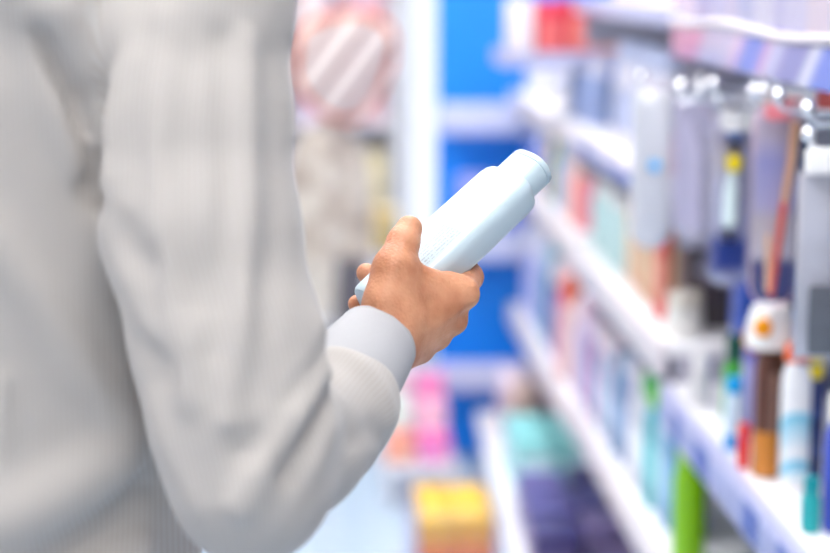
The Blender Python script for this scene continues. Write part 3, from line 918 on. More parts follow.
bottle((0.70, 2.30, ZA), 'purple bottle standing deep on the near shelf', 0.02, 0.19, plast(96, 84, 170), plast(230, 230, 240), 0.7, 0.2, name='purple_bottle')
f_ = carton((0.80, 1.86, ZA), 'dark blue carton deep on the near shelf, first from the near end', 0.05, 0.09, 0.22, plast(40, 60, 130), plast(190, 200, 230), group='dark blue cartons deep on the near shelf', name='deep_carton')
row(f_, 9, 0.115, lambda i: 'dark blue carton deep on the near shelf, %s from the near end' % nth[i])

# ---- near bay, low shelf
ZL = z_(0, 'low')
bottle((0.578, 2.805, ZL), 'bright lime green bottle on the low shelf under the price rail', 0.026, 0.215, plast(140, 206, 10), plast(170, 222, 50), 0.8, 0.14, exact=True, name='lime_bottle')
f_ = bottle((0.690, 2.12, ZL), 'charcoal bottle with silver-grey cap under the near shelf, first from the near end', 0.023, 0.205, plast(36, 38, 50), plast(88, 90, 102), 0.75, 0.2, band=plast(70, 74, 92), group='charcoal bottles under the near shelf', name='charcoal_bottle')
row(f_, 11, 0.060, lambda i: 'charcoal bottle with silver-grey cap under the near shelf, %s from the near end' % nth[i])
f_ = carton((0.82, 1.80, ZL), 'black carton deep under the near shelf, first from the near end', 0.06, 0.12, 0.2, plast(26, 28, 38), group='shade-black cartons under the near shelf', name='shade_black_carton')  # carton colour darkened to paint the shade under the shelf
row(f_, 8, 0.14, lambda i: 'shade-black carton deep under the near shelf, %s from the near end' % nth[i])

# ---- near bay, top shelf behind the clear guard
ZT = z_(0, 'top')
cols = [(196, 190, 232), (168, 176, 228), (232, 214, 236), (150, 160, 220), (240, 214, 216), (206, 204, 236), (176, 170, 224), (238, 236, 246), (160, 172, 226), (226, 200, 220), (196, 200, 236), (150, 156, 214)]
for i, c in enumerate(cols):
    bottle((0.60, 1.80 + i * 0.097, ZT), 'small pastel bottle behind the clear guard, %s from the near end' % nth[i], 0.026 + 0.004 * (i % 3), 0.085 + 0.02 * (i % 2), plast(*c), plast(240, 236, 244), 0.6, 0.25, group='pastel bottles behind the clear guard', name='pastel_bottle')

# ---- near bay, packs on hooks
def hook(Y, X, z, label, h=True):
    t = empty('peg_hook', (XB - 0.001, Y, z), 0, label, 'hook', 'wire peg hooks over the near shelf')
    L = XB - X
    tube('wire', [(0, 0, 0), (-L * .5, 0, 0.002), (-L + .01, 0, 0.004), (-L, 0, 0.012), (-L - .002, 0, 0.020)], 0.0028, M_CHROME, t, 8)
    s = lathe('ball_tip', [(0.0, -.009), (0.0048, -.0076), (0.0078, -.0045), (0.009, 0), (0.0078, .0045), (0.0048, .0076), (0, .009)], M_CHROME, t, 12, loc=(-L - .002, 0, 0.022))
    return t

def outline_pts(w, h, top=0.5, bot=0.5, n=12):
    """rounded pack outline in x (across) and z (down from 0)"""
    pts = []
    def arc(cx, cz, rx, rz, a0, a1):
        for i in range(n + 1):
            a = a0 + (a1 - a0) * i / n
            pts.append((cx + rx * math.cos(a), cz + rz * math.sin(a)))
    rb, rt = w * bot, w * top
    arc(w / 2 - rt, -rt, rt, rt, 0, PI / 2); arc(-w / 2 + rt, -rt, rt, rt, PI / 2, PI)
    arc(-w / 2 + rb, -h + rb, rb, rb, PI, 1.5 * PI); arc(w / 2 - rb, -h + rb, rb, rb, 1.5 * PI, 2 * PI)
    return pts

def slab(name, pts, y0, y1, m, par, inset=0.0):
    bm = bmesh.new()
    if inset:
        cx = sum(p[0] for p in pts) / len(pts); cz = sum(p[1] for p in pts) / len(pts)
        sm = [(cx + (x - cx) * (1 - inset), cz + (z - cz) * (1 - inset * .4)) for x, z in pts]
        add_loft(bm, [[(x, y1, z) for x, z in pts], [(x, y1 + (y0 - y1) * .6, z) for x, z in pts], [(x, y0, z) for x, z in sm]])
    else:
        add_loft(bm, [[(x, y1, z) for x, z in pts], [(x, y0, z) for x, z in pts]])
    return from_bm(name, bm, m, par)

def pack(px, py0, py1, X, label, w, kind, rz=0.0, hk=True):
    """a blister pack on its own hook; local -y faces the camera"""
    Y = Yat(px, X, 1.2)
    d = Y
    def zof(py):
        lo_, hi_ = 0.3, 1.8
        for _ in range(40):
            m_ = (lo_ + hi_) / 2
            if proj((X, Y, m_))[1] > py: lo_ = m_
            else: hi_ = m_
        return (lo_ + hi_) / 2
    zt, zb = zof(py0), zof(py1)
    t = empty({'brush': 'toothbrush_pack', 'box': 'clear_box_pack', 'pouch': 'blister_pack', 'bulb': 'blister_pack'}[kind], (X, Y, zt), rz, label, 'pack', 'packs hanging over the near shelf')
    return t, zt - zb, Y, zt

# toothbrush pack: clear shell, slanting coral handle, navy card
t, h, Y, zt = pack(776, 104, 306, 0.560, 'long clear blister pack with slanting coral toothbrush over a navy card', 0.058, 'brush')
card = slab('card', outline_pts(0.054, h - 0.004, .3, .48), 0.0045, 0.0055, ramp_mat('toothbrush_card_print', 'Z', 1 / 0.25, [(0.0, (30, 48, 132)), (0.20, (40, 56, 140)), (0.25, (222, 220, 228)), (0.42, (214, 208, 210)), (0.5, (196, 192, 228)), (0.72, (170, 172, 226)), (0.85, (226, 214, 226))], 0.5, 'LINEAR'), t)
slab('blister', outline_pts(0.060, h, .48, .5), -0.017, 0.0040, M_CLEAR, t, 0.18)
tube('rim', [(x, -0.004, z) for x, z in outline_pts(0.060, h, .48, .5)][0:] , 0.0013, plast(236, 190, 214), t, 6)
tube('toothbrush_handle', [(0.020, -0.010, -0.020), (0.016, -0.010, -0.07), (0.009, -0.010, -0.12)], [0.0052, 0.0055, 0.0045], plast(248, 190, 140), t, 10)
tube('toothbrush_grip', [(0.009, -0.010, -0.12), (0.002, -0.010, -0.18), (-0.004, -0.010, -h + 0.014)], [0.0045, 0.0042, 0.0036], plast(238, 96, 70), t, 10)
tube('second_handle', [(-0.010, -0.008, -0.16), (-0.008, -0.008, -0.195), (-0.008, -0.008, -h + 0.02)], [0.003, 0.0042, 0.003], plast(252, 214, 178), t, 10)
box('header', -0.020, 0.012, -0.0205, -0.0175, -0.018, 0.003, plast(250, 150, 160), t, 0.005)
hook(Y, 0.545, zt - 0.006, 'wire peg hook holding the coral toothbrush pack')
# second blister behind it
t, h, Y, zt = pack(764, 118, 285, 0.610, 'violet-tinted bulging blister pack behind the coral toothbrush pack', 0.05, 'bulb', R(-14))
slab('card', outline_pts(0.050, h - 0.003, .3, .4), 0.0045, 0.0055, plast(226, 224, 240), t)
slab('blister', outline_pts(0.056, h, .48, .5), -0.024, 0.0040, M_CLEARHAZY, t, 0.25)
tube('contents', [(-0.004, -0.006, -0.03), (0.006, -0.008, -0.07), (-0.004, -0.008, -0.12), (-0.006, -0.006, -h + 0.02)], [0.006, 0.010, 0.010, 0.006], plast(176, 168, 226), t, 12)
hook(Y, 0.595, zt - 0.006, 'wire peg hook holding the violet-tinted blister pack')
# white brush with a yellow head
t, h, Y, zt = pack(731, 112, 288, 0.550, 'clear pack of a white brush with yellow head and blue tip', 0.05, 'brush', R(8))
slab('card', outline_pts(0.054, h - 0.004, .2, .45), 0.0045, 0.0055, ramp_mat('blue_foot_card_print', 'Z', 1 / 0.30, [(0.0, (190, 196, 224)), (0.25, (196, 200, 226)), (0.30, (58, 84, 170)), (0.40, (40, 76, 168)), (0.47, (196, 198, 222)), (0.9, (210, 206, 222))], 0.5, 'LINEAR'), t)
slab('blister', outline_pts(0.058, h, .35, .5), -0.018, 0.0040, M_CLEAR, t, 0.2)
tube('brush_handle', [(0.000, -0.010, -0.078), (-0.003, -0.010, -0.10), (-0.004, -0.010, -0.15), (-0.004, -0.010, -0.172)], [0.006, 0.0095, 0.011, 0.009], plast(232, 250, 250), t, 12)
tube('brush_head', [(0.001, -0.011, -0.040), (0.001, -0.011, -0.062), (0.000, -0.011, -0.078)], [0.0105, 0.0120, 0.0095], plast(255, 226, 0), t, 12)
tube('brush_tip', [(0.001, -0.011, -0.026), (0.002, -0.011, -0.034), (0.001, -0.011, -0.041)], [0.008, 0.0115, 0.0105], plast(24, 96, 180), t, 12)
box('header', -0.022, 0.022, -0.0215, -0.0185, -0.024, 0.004, plast(250, 250, 252), t, 0.006)
hook(Y, 0.535, zt - 0.006, 'wire peg hook holding the yellow-headed brush pack')
# lilac sachets
t, h, Y, zt = pack(694, 96, 236, 0.535, 'lilac see-through sachet beside the yellow-headed brush pack', 0.05, 'pouch', R(-18))
slab('card', outline_pts(0.058, h - 0.003, .12, .3), 0.0045, 0.0055, plast(218, 214, 232), t)
slab('blister', outline_pts(0.064, h, .2, .4), -0.020, 0.0040, M_CLEARHAZY, t, 0.2)
tube('contents', [(-0.008, -0.006, -0.03), (0.006, -0.006, -0.08), (0.010, -0.006, -h + 0.02)], [0.006, 0.011, 0.007], plast(214, 208, 230), t, 12)
hook(Y, 0.52, zt - 0.006, 'wire peg hook holding the lilac see-through sachet')
t, h, Y, zt = pack(712, 90, 214, 0.575, 'pale lilac sachet with blue clasp hanging behind the others', 0.05, 'pouch', R(20))
slab('card', outline_pts(0.060, h - 0.003, .12, .3), 0.0045, 0.0055, plast(228, 224, 238), t)
slab('blister', outline_pts(0.066, h, .2, .4), -0.016, 0.0040, M_CLEARHAZY, t, 0.2)
box('clasp', -0.016, -0.002, -0.022, -0.017, -0.075, -0.04, plast(50, 90, 180), t, 0.002)
hook(Y, 0.56, zt - 0.006, 'wire peg hook holding the blue-clasped sachet')
# white pack with a cyan spot, farthest
t, h, Y, zt = pack(652, 88, 248, 0.500, 'white see-through pack with a cyan spot, farthest on the hooks', 0.06, 'pouch', R(-8))
slab('card', outline_pts(0.056, h - 0.004, .15, .3), 0.0045, 0.0055, plast(240, 240, 246), t)
slab('blister', outline_pts(0.062, h, .35, .5), -0.022, 0.0040, clear_mat('milky_blister', tint=(0.9, 0.92, 0.98), gloss=0.1, haze=0.45, hazecol=(0.92, 0.93, 0.96)), t, 0.3)
lathe('cyan_spot', [(0.0088, 0), (0.0088, .002), (0.007, .003)], plast(0, 168, 236), t, 20).matrix_local = Matrix.Translation((0.004, -0.0235, -0.115)) @ Matrix.Rotation(R(90), 4, 'X')
hook(Y, 0.485, zt - 0.006, 'wire peg hook holding the cyan-spotted pack')
# clear box at the right edge
t, h, Y, zt = pack(823, 158, 362, 0.545, 'clear plastic box pack with dark insert at the right edge of the photo', 0.06, 'box')
w = 0.056
box('shell', -w / 2, w / 2, -0.030, 0.012, -h, -0.012, M_CLEAR, t, 0.004)
box('insert', -w / 2 + .012, w / 2 - .004, -0.020, -0.012, -h + .012, -h + 0.088, mat('dark_grey_insert', srgb(84, 88, 98), 0.6, 0.1, 60), t, 0.003)
box('backing_card', -w / 2 + .003, w / 2 - .003, 0.006, 0.010, -h + .004, -0.016, plast(200, 202, 212), t, 0.001)
box('white_header', -w / 2 + .004, w / 2 - .004, -0.014, -0.004, -0.018, 0.012, plast(252, 252, 252), t, 0.005)
box('yellow_strip', 0.012, 0.020, -0.027, -0.022, -0.052, -0.022, plast(250, 214, 20), t, 0.001)
bm = bmesh.new()
random.seed(5)
for i in range(9):
    z0 = -0.05 - i * 0.011
    add_tube(bm, [(0.006 + random.uniform(-.004, .004), -0.016, z0), (0.014, -0.022 + random.uniform(0, .004), z0 - 0.010), (0.022, -0.014, z0 - 0.002)], 0.0012, 6)
from_bm('wire_bristles', bm, M_CHROME, t)
hook(Y, 0.53, zt + 0.004, 'wire peg hook holding the clear box pack')
# coloured tabs and empty hooks under the banner
for i, (px, py, X, c, lab) in enumerate([(768, 97, 0.60, (250, 214, 60), 'yellow'), (788, 104, 0.60, (246, 130, 130), 'coral pink'), (722, 102, 0.60, (250, 196, 150), 'peach'), (826, 96, 0.60, (232, 110, 100), 'red')]):
    t, h, Y, zt = pack(px, py - 9, py + 40, X, '%s hanging tag on a hook under the banner' % lab, 0.02, 'pouch')
    t.name = 'hanging_tag'; t['category'] = 'tag'; t['group'] = 'coloured tags under the banner'
    slab('tag_card', outline_pts(0.030, 0.030, .3, .4), -0.001, 0.001, plast(*c), t)
    slab('clear_sleeve', outline_pts(0.034, h + .03, .2, .4), 0.002, 0.010, M_CLEARHAZY, t)
    hook(Y, X - 0.015, zt - 0.004, 'wire peg hook holding the %s tag' % lab)
for i, (px, X, z) in enumerate([(703, 0.53, 1.285), (716, 0.52, 1.30), (756, 0.54, 1.30), (781, 0.53, 1.305), (811, 0.53, 1.30), (683, 0.51, 1.285)]):
    hook(Yat(px, X, z), X, z - 0.02, 'empty chrome peg hook with shiny ball tip, %s from the near end' % nth[[2, 3, 1, 0, 4, 5].index(i) if False else [4, 3, 2, 1, 0, 5][i]])

# ---- middle bay
ZH, ZC, ZLo, ZTo = z_(1, 'hip'), z_(1, 'chest'), z_(1, 'low'), z_(1, 'top')
t = carton((0.640, 3.14, ZH), 'dark taupe box with red lid and pale round badge on the middle shelf', 0.075, 0.085, 0.165, plast(86, 78, 84), None, name='gift_box', lid=plast(140, 30, 34))
lathe('round_badge', [(0.022, 0), (0.022, .002), (0.019, .003)], plast(176, 172, 190), t, 24).matrix_local = Matrix.Translation((0, -0.0435, 0.10)) @ Matrix.Rotation(R(90), 4, 'X')
bottle((0.590, 3.04, ZH), 'squat white jar with cream lid before the red-lidded box', 0.030, 0.070, plast(244, 242, 236), plast(238, 230, 216), 0.98, 0.3, name='cream_jar', cat='jar')
bottle((0.580, 3.20, ZH), 'slim coral red tube beside the red-lidded box', 0.0145, 0.150, plast(240, 104, 98), plast(236, 90, 96), 0.9, 0.2, band=plast(250, 160, 140), band_z=(0.3, 0.9), name='coral_tube', cat='tube')
f_ = carton((0.620, 3.36, ZH), 'x', 0.07, 0.075, 0.155, plast(216, 160, 108), plast(238, 206, 168), group='tan cartons on the middle shelf', name='tan_carton')
f_['label'] = 'tan carton with cream panel on the middle shelf, first from the near end'
row(f_, 4, 0.088, lambda i: 'tan carton with cream panel on the middle shelf, %s from the near end' % nth[i])
f_ = carton((0.625, 3.34, ZH + 0.1565), 'x', 0.068, 0.072, 0.060, plast(150, 98, 60), group='brown boxes stacked on the tan cartons', name='brown_box')
f_['label'] = 'small brown box stacked on the tan cartons, nearer of the two'
f_.location.y = bay_y((.6, 3.36, 1))[1]
dup(f_, (0.626, f_.location.y + 0.088, ZH + 0.1565), None, 'small brown box stacked on the tan cartons, farther of the two')
f_ = bottle((0.600, 3.73, ZH), 'x', 0.022, 0.15, plast(196, 226, 226), plast(240, 240, 240), 0.7, 0.2, group='mint bottles on the middle shelf', name='mint_bottle')
f_['label'] = 'pale mint bottle on the middle shelf, first from the near end'
row(f_, 7, 0.062, lambda i: 'pale mint bottle on the middle shelf, %s from the near end' % nth[i])
# chest shelf
f_ = bottle((0.600, 3.28, ZC), 'x', 0.026, 0.20, plast(226, 224, 238), plast(198, 206, 234), 0.7, 0.2, band=plast(188, 196, 226), group='lilac-white bottles on the chest-high shelf', name='lilac_bottle')
f_['label'] = 'lilac-white bottle on the chest-high shelf, first from the near end'
row(f_, 7, 0.075, lambda i: 'lilac-white bottle on the chest-high shelf, %s from the near end' % nth[i])
bottle((0.585, 3.13, ZC), 'small pinkish red bottle on the chest-high shelf', 0.014, 0.070, plast(236, 80, 110), plast(230, 70, 100), 0.8, 0.25, name='pink_bottle')
bottle((0.580, 3.21, ZC), 'small pale yellow bottle beside the pinkish red one', 0.018, 0.066, plast(248, 220, 140), plast(250, 232, 170), 0.8, 0.25, name='yellow_bottle')
carton((0.68, 3.12, ZC), 'white box on the chest-high shelf before a teal carton', 0.08, 0.07, 0.10, plast(214, 212, 218), plast(140, 130, 170), name='white_box')
f_ = carton((0.80, 3.08, ZC), 'x', 0.09, 0.12, 0.20, plast(8, 92, 140), plast(0, 60, 110), group='teal blue cartons deep on the chest-high shelf', name='teal_carton')
f_['label'] = 'dark teal carton deep on the chest-high shelf, first from the near end'
row(f_, 8, 0.135, lambda i: 'dark teal carton deep on the chest-high shelf, %s from the near end' % nth[i])
f_ = carton((0.86, 3.05, ZH), 'x', 0.08, 0.11, 0.19, plast(92, 70, 62), group='brown cartons deep on the middle shelf', name='deep_brown_carton')
f_['label'] = 'dark brown carton deep on the middle shelf, first from the near end'
row(f_, 9, 0.125, lambda i: 'dark brown carton deep on the middle shelf, %s from the near end' % nth[i])
# low shelf of the middle bay
specs = [(0.610, 3.05, 0.027, 0.225, (28, 96, 168), (210, 220, 236), 'deep blue bottle with pale cap'),
         (0.600, 3.115, 0.026, 0.230, (110, 170, 210), (232, 236, 240), 'sky blue bottle with white cap'),
         (0.600, 3.19, 0.026, 0.225, (190, 214, 232), (232, 226, 236), 'ice blue bottle with lilac cap'),
         (0.590, 3.27, 0.026, 0.222, (96, 190, 200), (120, 205, 70), 'aqua bottle with grass green cap'),
         (0.590, 3.35, 0.026, 0.226, (206, 214, 226), (60, 170, 110), 'silver bottle with emerald cap'),
         (0.585, 3.43, 0.027, 0.220, (222, 222, 230), (236, 228, 232), 'white bottle with rosy white cap'),
         (0.600, 3.52, 0.027, 0.200, (60, 90, 110), (140, 170, 190), 'slate bottle with grey-blue cap'),
         (0.595, 3.61, 0.028, 0.215, (140, 156, 200), (216, 220, 240), 'periwinkle bottle with pale lid'),
         (0.590, 3.70, 0.028, 0.205, (120, 160, 190), (80, 120, 150), 'steel blue bottle with dark cap'),
         (0.590, 3.80, 0.028, 0.210, (214, 200, 226), (240, 214, 226), 'lavender bottle with pink cap'),
         (0.590, 3.90, 0.028, 0.200, (130, 180, 200), (230, 236, 240), 'teal grey bottle with white cap'),
         (0.590, 4.00, 0.028, 0.205, (208, 150, 190), (240, 210, 220), 'mauve bottle with blush cap'),
         (0.590, 4.10, 0.028, 0.200, (120, 140, 190), (210, 214, 236), 'denim blue bottle with pale cap')]
for X, Y, r, h, c, k, lab in specs:
    bottle((X, Y, ZLo), lab + ' on the low shelf of the middle bay', r, h, plast(*c), plast(*k), 0.72, 0.18, band=plast(min(255, c[0] + 30), min(255, c[1] + 30), min(255, c[2] + 25)), band_z=(0.25, 0.65), group='bottles on the low shelf of the middle bay', name='body_wash_bottle')
f_ = carton((0.84, 3.06, ZLo), 'x', 0.08, 0.12, 0.21, plast(34, 50, 74), group='slate cartons deep on the low shelf', name='slate_carton')
f_['label'] = 'dark slate carton deep on the low shelf, first from the near end'
row(f_, 8, 0.14, lambda i: 'dark slate carton deep on the low shelf, %s from the near end' % nth[i])
# goods on the top shelf of the middle bay
f_ = carton((0.66, 3.08, ZTo), 'x', 0.1, 0.12, 0.12, plast(226, 196, 214), plast(190, 180, 220), group='rosy boxes on the top shelf', name='rosy_box')
f_['label'] = 'rosy box on the top shelf of the middle bay, first from the near end'
row(f_, 8, 0.14, lambda i: 'rosy box on the top shelf of the middle bay, %s from the near end' % nth[i])

# ---- far bay
ZH, ZC, ZLo = z_(2, 'hip'), z_(2, 'chest'), z_(2, 'low')
f_ = carton((0.625, 4.68, ZC), 'x', 0.10, 0.15, 0.235, plast(250, 248, 250), plast(236, 232, 248), group='white packs on the far chest-high shelf', name='white_pack')
f_['label'] = 'tall bright white pack on the far chest-high shelf, first from the near end'
row(f_, 5, 0.168, lambda i: 'tall bright white pack on the far chest-high shelf, %s from the near end' % nth[i])
f_ = bottle((0.61, 4.27, ZC), 'x', 0.03, 0.135, plast(150, 168, 214), plast(226, 226, 244), 0.7, 0.2, group='blue bottles on the far chest-high shelf', name='dusty_blue_bottle')
f_['label'] = 'dusty blue bottle on the far chest-high shelf, first from the near end'
row(f_, 4, 0.082, lambda i: 'dusty blue bottle on the far chest-high shelf, %s from the near end' % nth[i])
# red and white cartons on a bracket tray at the top of the far bay
tr = empty('bracket_tray', (0.50, 4.21, 1.238), 0, 'white bracket tray holding red cartons, jutting out above the far bay', 'tray')
box('tray_floor', -0.09, XB - 0.50 - 0.035, -0.125, 0.13, 0, 0.008, M_WHITE, tr, 0.001)
box('front_lip', -0.09, XB - 0.50 - 0.06, -0.133, -0.1255, 0, 0.035, M_RAIL, tr, 0.001)
box('side_lip', -0.098, -0.0905, -0.133, 0.13, 0, 0.035, M_RAIL, tr, 0.001)
z0 = 1.2465
_by = bay_y; bay_y = lambda l: l
carton((0.445, 4.15, z0), 'white carton at the aisle end of the bracket tray', 0.055, 0.11, 0.14, plast(250, 240, 246), None, name='white_carton')
carton((0.508, 4.15, z0), 'red carton beside the white one on the bracket tray', 0.062, 0.11, 0.135, plast(236, 60, 84), plast(246, 120, 120), name='red_carton')
carton((0.575, 4.15, z0), 'crimson carton in the middle of the bracket tray', 0.062, 0.11, 0.14, plast(224, 50, 70), plast(250, 140, 130), name='crimson_carton')
carton((0.645, 4.15, z0), 'peach carton at the inner end of the bracket tray', 0.07, 0.11, 0.12, plast(240, 176, 160), None, name='peach_carton')
carton((0.730, 4.15, z0), 'dark maroon carton at the inner end beside the shelving panel', 0.075, 0.11, 0.13, plast(96, 34, 44), None, name='maroon_carton')
bay_y = _by
# far hip shelf
specs = [(0.600, 4.30, 0.034, 0.15, (246, 150, 170), (250, 200, 206), 'rose pink bottle with blush cap'),
         (0.600, 4.40, 0.034, 0.15, (250, 170, 120), (252, 214, 190), 'apricot bottle with cream cap'),
         (0.600, 4.50, 0.034, 0.16, (246, 206, 224), (250, 230, 236), 'pale pink bottle with white cap'),
         (0.600, 4.62, 0.034, 0.16, (206, 220, 236), (230, 236, 244), 'ice white bottle with blue tint'),
         (0.600, 4.74, 0.034, 0.17, (60, 150, 170), (120, 190, 200), 'deep teal bottle with aqua cap'),
         (0.600, 4.86, 0.034, 0.16, (236, 196, 110), (250, 226, 170), 'honey yellow bottle with cream cap'),
         (0.600, 4.98, 0.034, 0.16, (120, 140, 220), (210, 216, 244), 'cornflower bottle with pale cap'),
         (0.600, 5.10, 0.034, 0.16, (190, 190, 232), (226, 226, 246), 'lilac bottle with white cap'),
         (0.600, 5.22, 0.034, 0.16, (90, 120, 214), (200, 206, 240), 'royal blue bottle with pale cap'),
         (0.600, 5.34, 0.034, 0.16, (60, 110, 200), (190, 200, 240), 'cobalt bottle with pale cap')]
for X, Y, r, h, c, k, lab in specs:
    bottle((X, Y, ZH), lab + ' on the hip-high shelf of the far bay', r, h, plast(*c), plast(*k), 0.7, 0.22, group='bottles on the hip-high shelf of the far bay', name='lotion_dispenser')
f_ = carton((0.84, 4.30, ZH), 'x', 0.08, 0.12, 0.19, plast(150, 150, 186), group='grey-violet cartons in the far bay', name='grey_violet_carton')
f_['label'] = 'grey-violet carton deep in the far bay, first from the near end'
row(f_, 8, 0.145, lambda i: 'grey-violet carton deep in the far bay, %s from the near end' % nth[i])
# far low shelf
specs = [(0.600, 4.28, 0.034, 0.24, (216, 180, 214), (236, 200, 220), 'mauve pink bottle'),
         (0.600, 4.38, 0.034, 0.22, (224, 228, 240), (250, 240, 240), 'white bottle with ball cap'),
         (0.585, 4.49, 0.036, 0.25, (240, 190, 190), (250, 120, 90), 'blush bottle with coral ball cap'),
         (0.600, 4.61, 0.034, 0.26, (236, 200, 224), (252, 226, 232), 'pink bottle with pearl ball cap'),
         (0.600, 4.73, 0.034, 0.25, (150, 110, 190), (250, 220, 226), 'violet bottle with pearl ball cap'),
         (0.600, 4.85, 0.034, 0.26, (70, 140, 170), (110, 176, 196), 'petrol blue bottle'),
         (0.600, 4.97, 0.034, 0.25, (100, 150, 200), (200, 214, 240), 'azure bottle'),
         (0.600, 5.09, 0.034, 0.25, (196, 196, 236), (226, 226, 246), 'pale violet bottle'),
         (0.600, 5.21, 0.034, 0.25, (130, 150, 226), (206, 212, 246), 'blue violet bottle'),
         (0.600, 5.33, 0.034, 0.25, (200, 200, 240), (236, 236, 250), 'frosted lilac bottle')]
for X, Y, r, h, c, k, lab in specs:
    bottle((X, Y, ZLo), lab + ' on the low shelf of the far bay', r, h, plast(*c), plast(*k), 0.8, 0.28, dome=True, group='bottles on the low shelf of the far bay', name='ball_cap_bottle')
f_ = carton((0.84, 4.30, ZLo), 'x', 0.08, 0.12, 0.21, plast(90, 110, 140), group='blue-grey cartons in the far bay', name='blue_grey_carton')
f_['label'] = 'blue-grey carton deep on the far low shelf, first from the near end'
row(f_, 8, 0.145, lambda i: 'blue-grey carton deep on the far low shelf, %s from the near end' % nth[i])

# ---- goods on the base decks
ZD = DECK + 0.0005
random.seed(11)
viol = [(92, 88, 150), (74, 72, 132), (110, 104, 168), (66, 62, 116), (124, 112, 160)]
k_ = 0
yrows = [3.22, 3.42, 3.62, 3.82, 4.02, 4.22, 4.40]
rowname = ['nearest', 'second', 'third', 'fourth', 'fifth', 'sixth', 'farthest']
colname = ['at the aisle edge', 'second from the aisle', 'third from the aisle', 'deepest in']
for ri, y in enumerate(yrows):
    for ci in range(4):
        x = deck_front(y) + 0.085 + ci * 0.118
        h = 0.10 + 0.012 * ((ri * 3 + ci) % 3)
        if ri == 3: h = 0.055
        c = viol[(ri * 2 + ci) % 5]
        if ri == 3: c = (38, 36, 70)  # low dark row: shade of the gap put into the pack colour
        if ci == 3 and ri < 4: c = (206, 100, 140) if ri < 2 else (150, 90, 140)
        if ri == 2 and ci < 3: c = (104, 98, 190)
        carton((x, y, ZD), '%s soft pack on the base deck, %s row, %s' % ('pinkish' if (ci == 3 and ri < 4) else 'violet', rowname[ri], colname[ci]), 0.104, 0.145, h, plast(*c), plast(min(255, c[0] + 50), min(255, c[1] + 46), min(255, c[2] + 44)), group='soft packs on the base deck', name='soft_pack', cat='pack')
for i, (x, y) in enumerate([(0.525, 4.70), (0.645, 4.70), (0.765, 4.70), (0.525, 4.86), (0.645, 4.86), (0.765, 4.86)]):
    carton((x, y, ZD), 'pale turquoise box on the base deck, %s row, %s' % (('near', 'far')[i // 3], ('at the aisle edge', 'middle', 'deepest in')[i % 3]), 0.11, 0.13, 0.125, plast(150, 226, 228), plast(206, 240, 250), group='turquoise boxes on the base deck', name='turquoise_box')
for i, (x, y, c, lab) in enumerate([(0.545, 5.08, (168, 140, 132), 'taupe'), (0.665, 5.08, (140, 112, 110), 'brown'), (0.535, 5.24, (206, 190, 206), 'pale mauve'), (0.66, 5.24, (150, 130, 150), 'dusky mauve')]):
    bottle((x, y, ZD), '%s round tub on the far end of the base deck' % lab, 0.05, 0.17, plast(*c), plast(min(255, c[0] + 40), min(255, c[1] + 40), min(255, c[2] + 40)), 0.9, 0.25, name='round_tub', cat='tub', group='round tubs on the base deck')

# ------------------------------------------------------------------ blue display board closing the row
def blue_mat(): return mat('saturated_blue_board', srgb(0, 142, 255), 0.5, 0.03, 5)
bd = empty('display_stand', (0.62, 5.42, 0), 0, 'bright blue display board with lilac shelves at the end of the shelving', 'display stand')
box('board', -0.280, 0.60, 0.0, 0.03, 0.0, 1.95, blue_mat(), bd, 0.003)
for z in (0.27, 0.66, 1.03):
    s = box('shelf', -0.280, 0.30, -0.12, -0.001, z - 0.015, z, M_RAIL, bd, 0.002)
    box('shelf_lip', -0.280, 0.30, -0.128, -0.1205, z - 0.045, z + 0.045, mat('lilac_shelf_lip', srgb(206, 212, 248), 0.4, 0.02, 8), s, 0.002)
    s.name = 'shelf'
f_ = carton((0.445, 5.36, 0.6605), 'lilac carton on the blue board, aisle end of its shelf', 0.09, 0.08, 0.20, plast(170, 176, 244), plast(140, 160, 250), group='lilac cartons on the blue board', name='lilac_carton')
dup(f_, (0.555, 5.36, 0.6605), None, 'lilac carton on the blue board, inner end of its shelf')

# ------------------------------------------------------------------ goods standing in the aisle
bn = empty('clear_bin', (0.297, 4.15, 0), 0, 'clear lilac-edged plastic bin on the floor holding yellow and orange packs', 'bin')
bm = bmesh.new()
wx, wy, hz = 0.088, 0.15, 0.255
for sx in (-1, 1):
    add_box(bm, sx * wx - .002, sx * wx + .002, -wy, wy, 0.012, hz)
for sy in (-1, 1):
    add_box(bm, -wx + .003, wx - .003, sy * wy - .002, sy * wy + .002, 0.012, hz)
from_bm('walls', bm, M_CLEAR, bn, smooth=False)
box('floor_plate', -wx, wx, -wy, wy, 0, 0.011, plast(214, 210, 232), bn, 0.001)
for sx in (-1, 1):
    for sy in (-1, 1):
        box('corner_post', sx * (wx + .006) - .003, sx * (wx + .006) + .003, sy * (wy + .006) - .003, sy * (wy + .006) + .003, 0, hz + .01, plast(206, 200, 234), bn, 0.001)
specs = [(-.0425, -.1, (255, 190, 20), 'amber'), (.0425, -.1, (255, 180, 10), 'orange'), (-.0425, 0., (255, 190, 30), 'golden'), (.0425, 0., (255, 214, 90), 'light yellow'), (-.0425, .1, (255, 150, 40), 'deep orange'), (.0425, .1, (255, 196, 60), 'warm yellow')]
for dx, dy, c, lab in specs:
    carton((0.297 + dx, 4.15 + dy, 0.0125), '%s tall pack standing in the clear bin' % lab, 0.082, 0.094, 0.215, ramp_mat('pack_' + lab.replace(' ', '_'), 'Z', 1 / 0.222, [(0.0, (236, 226, 226)), (0.40, (240, 220, 214)), (0.46, (244, 96, 50)), (0.64, (255, 140, 20)), (0.84, c), (0.99, (255, 206, 50))], 0.4, 'LINEAR'), None, group='yellow packs in the clear bin', name='yellow_pack', cat='pack')
st = empty('low_display_table', (0.27, 5.02, 0), 0, 'low white display table with pink packs beside the blue board', 'table')
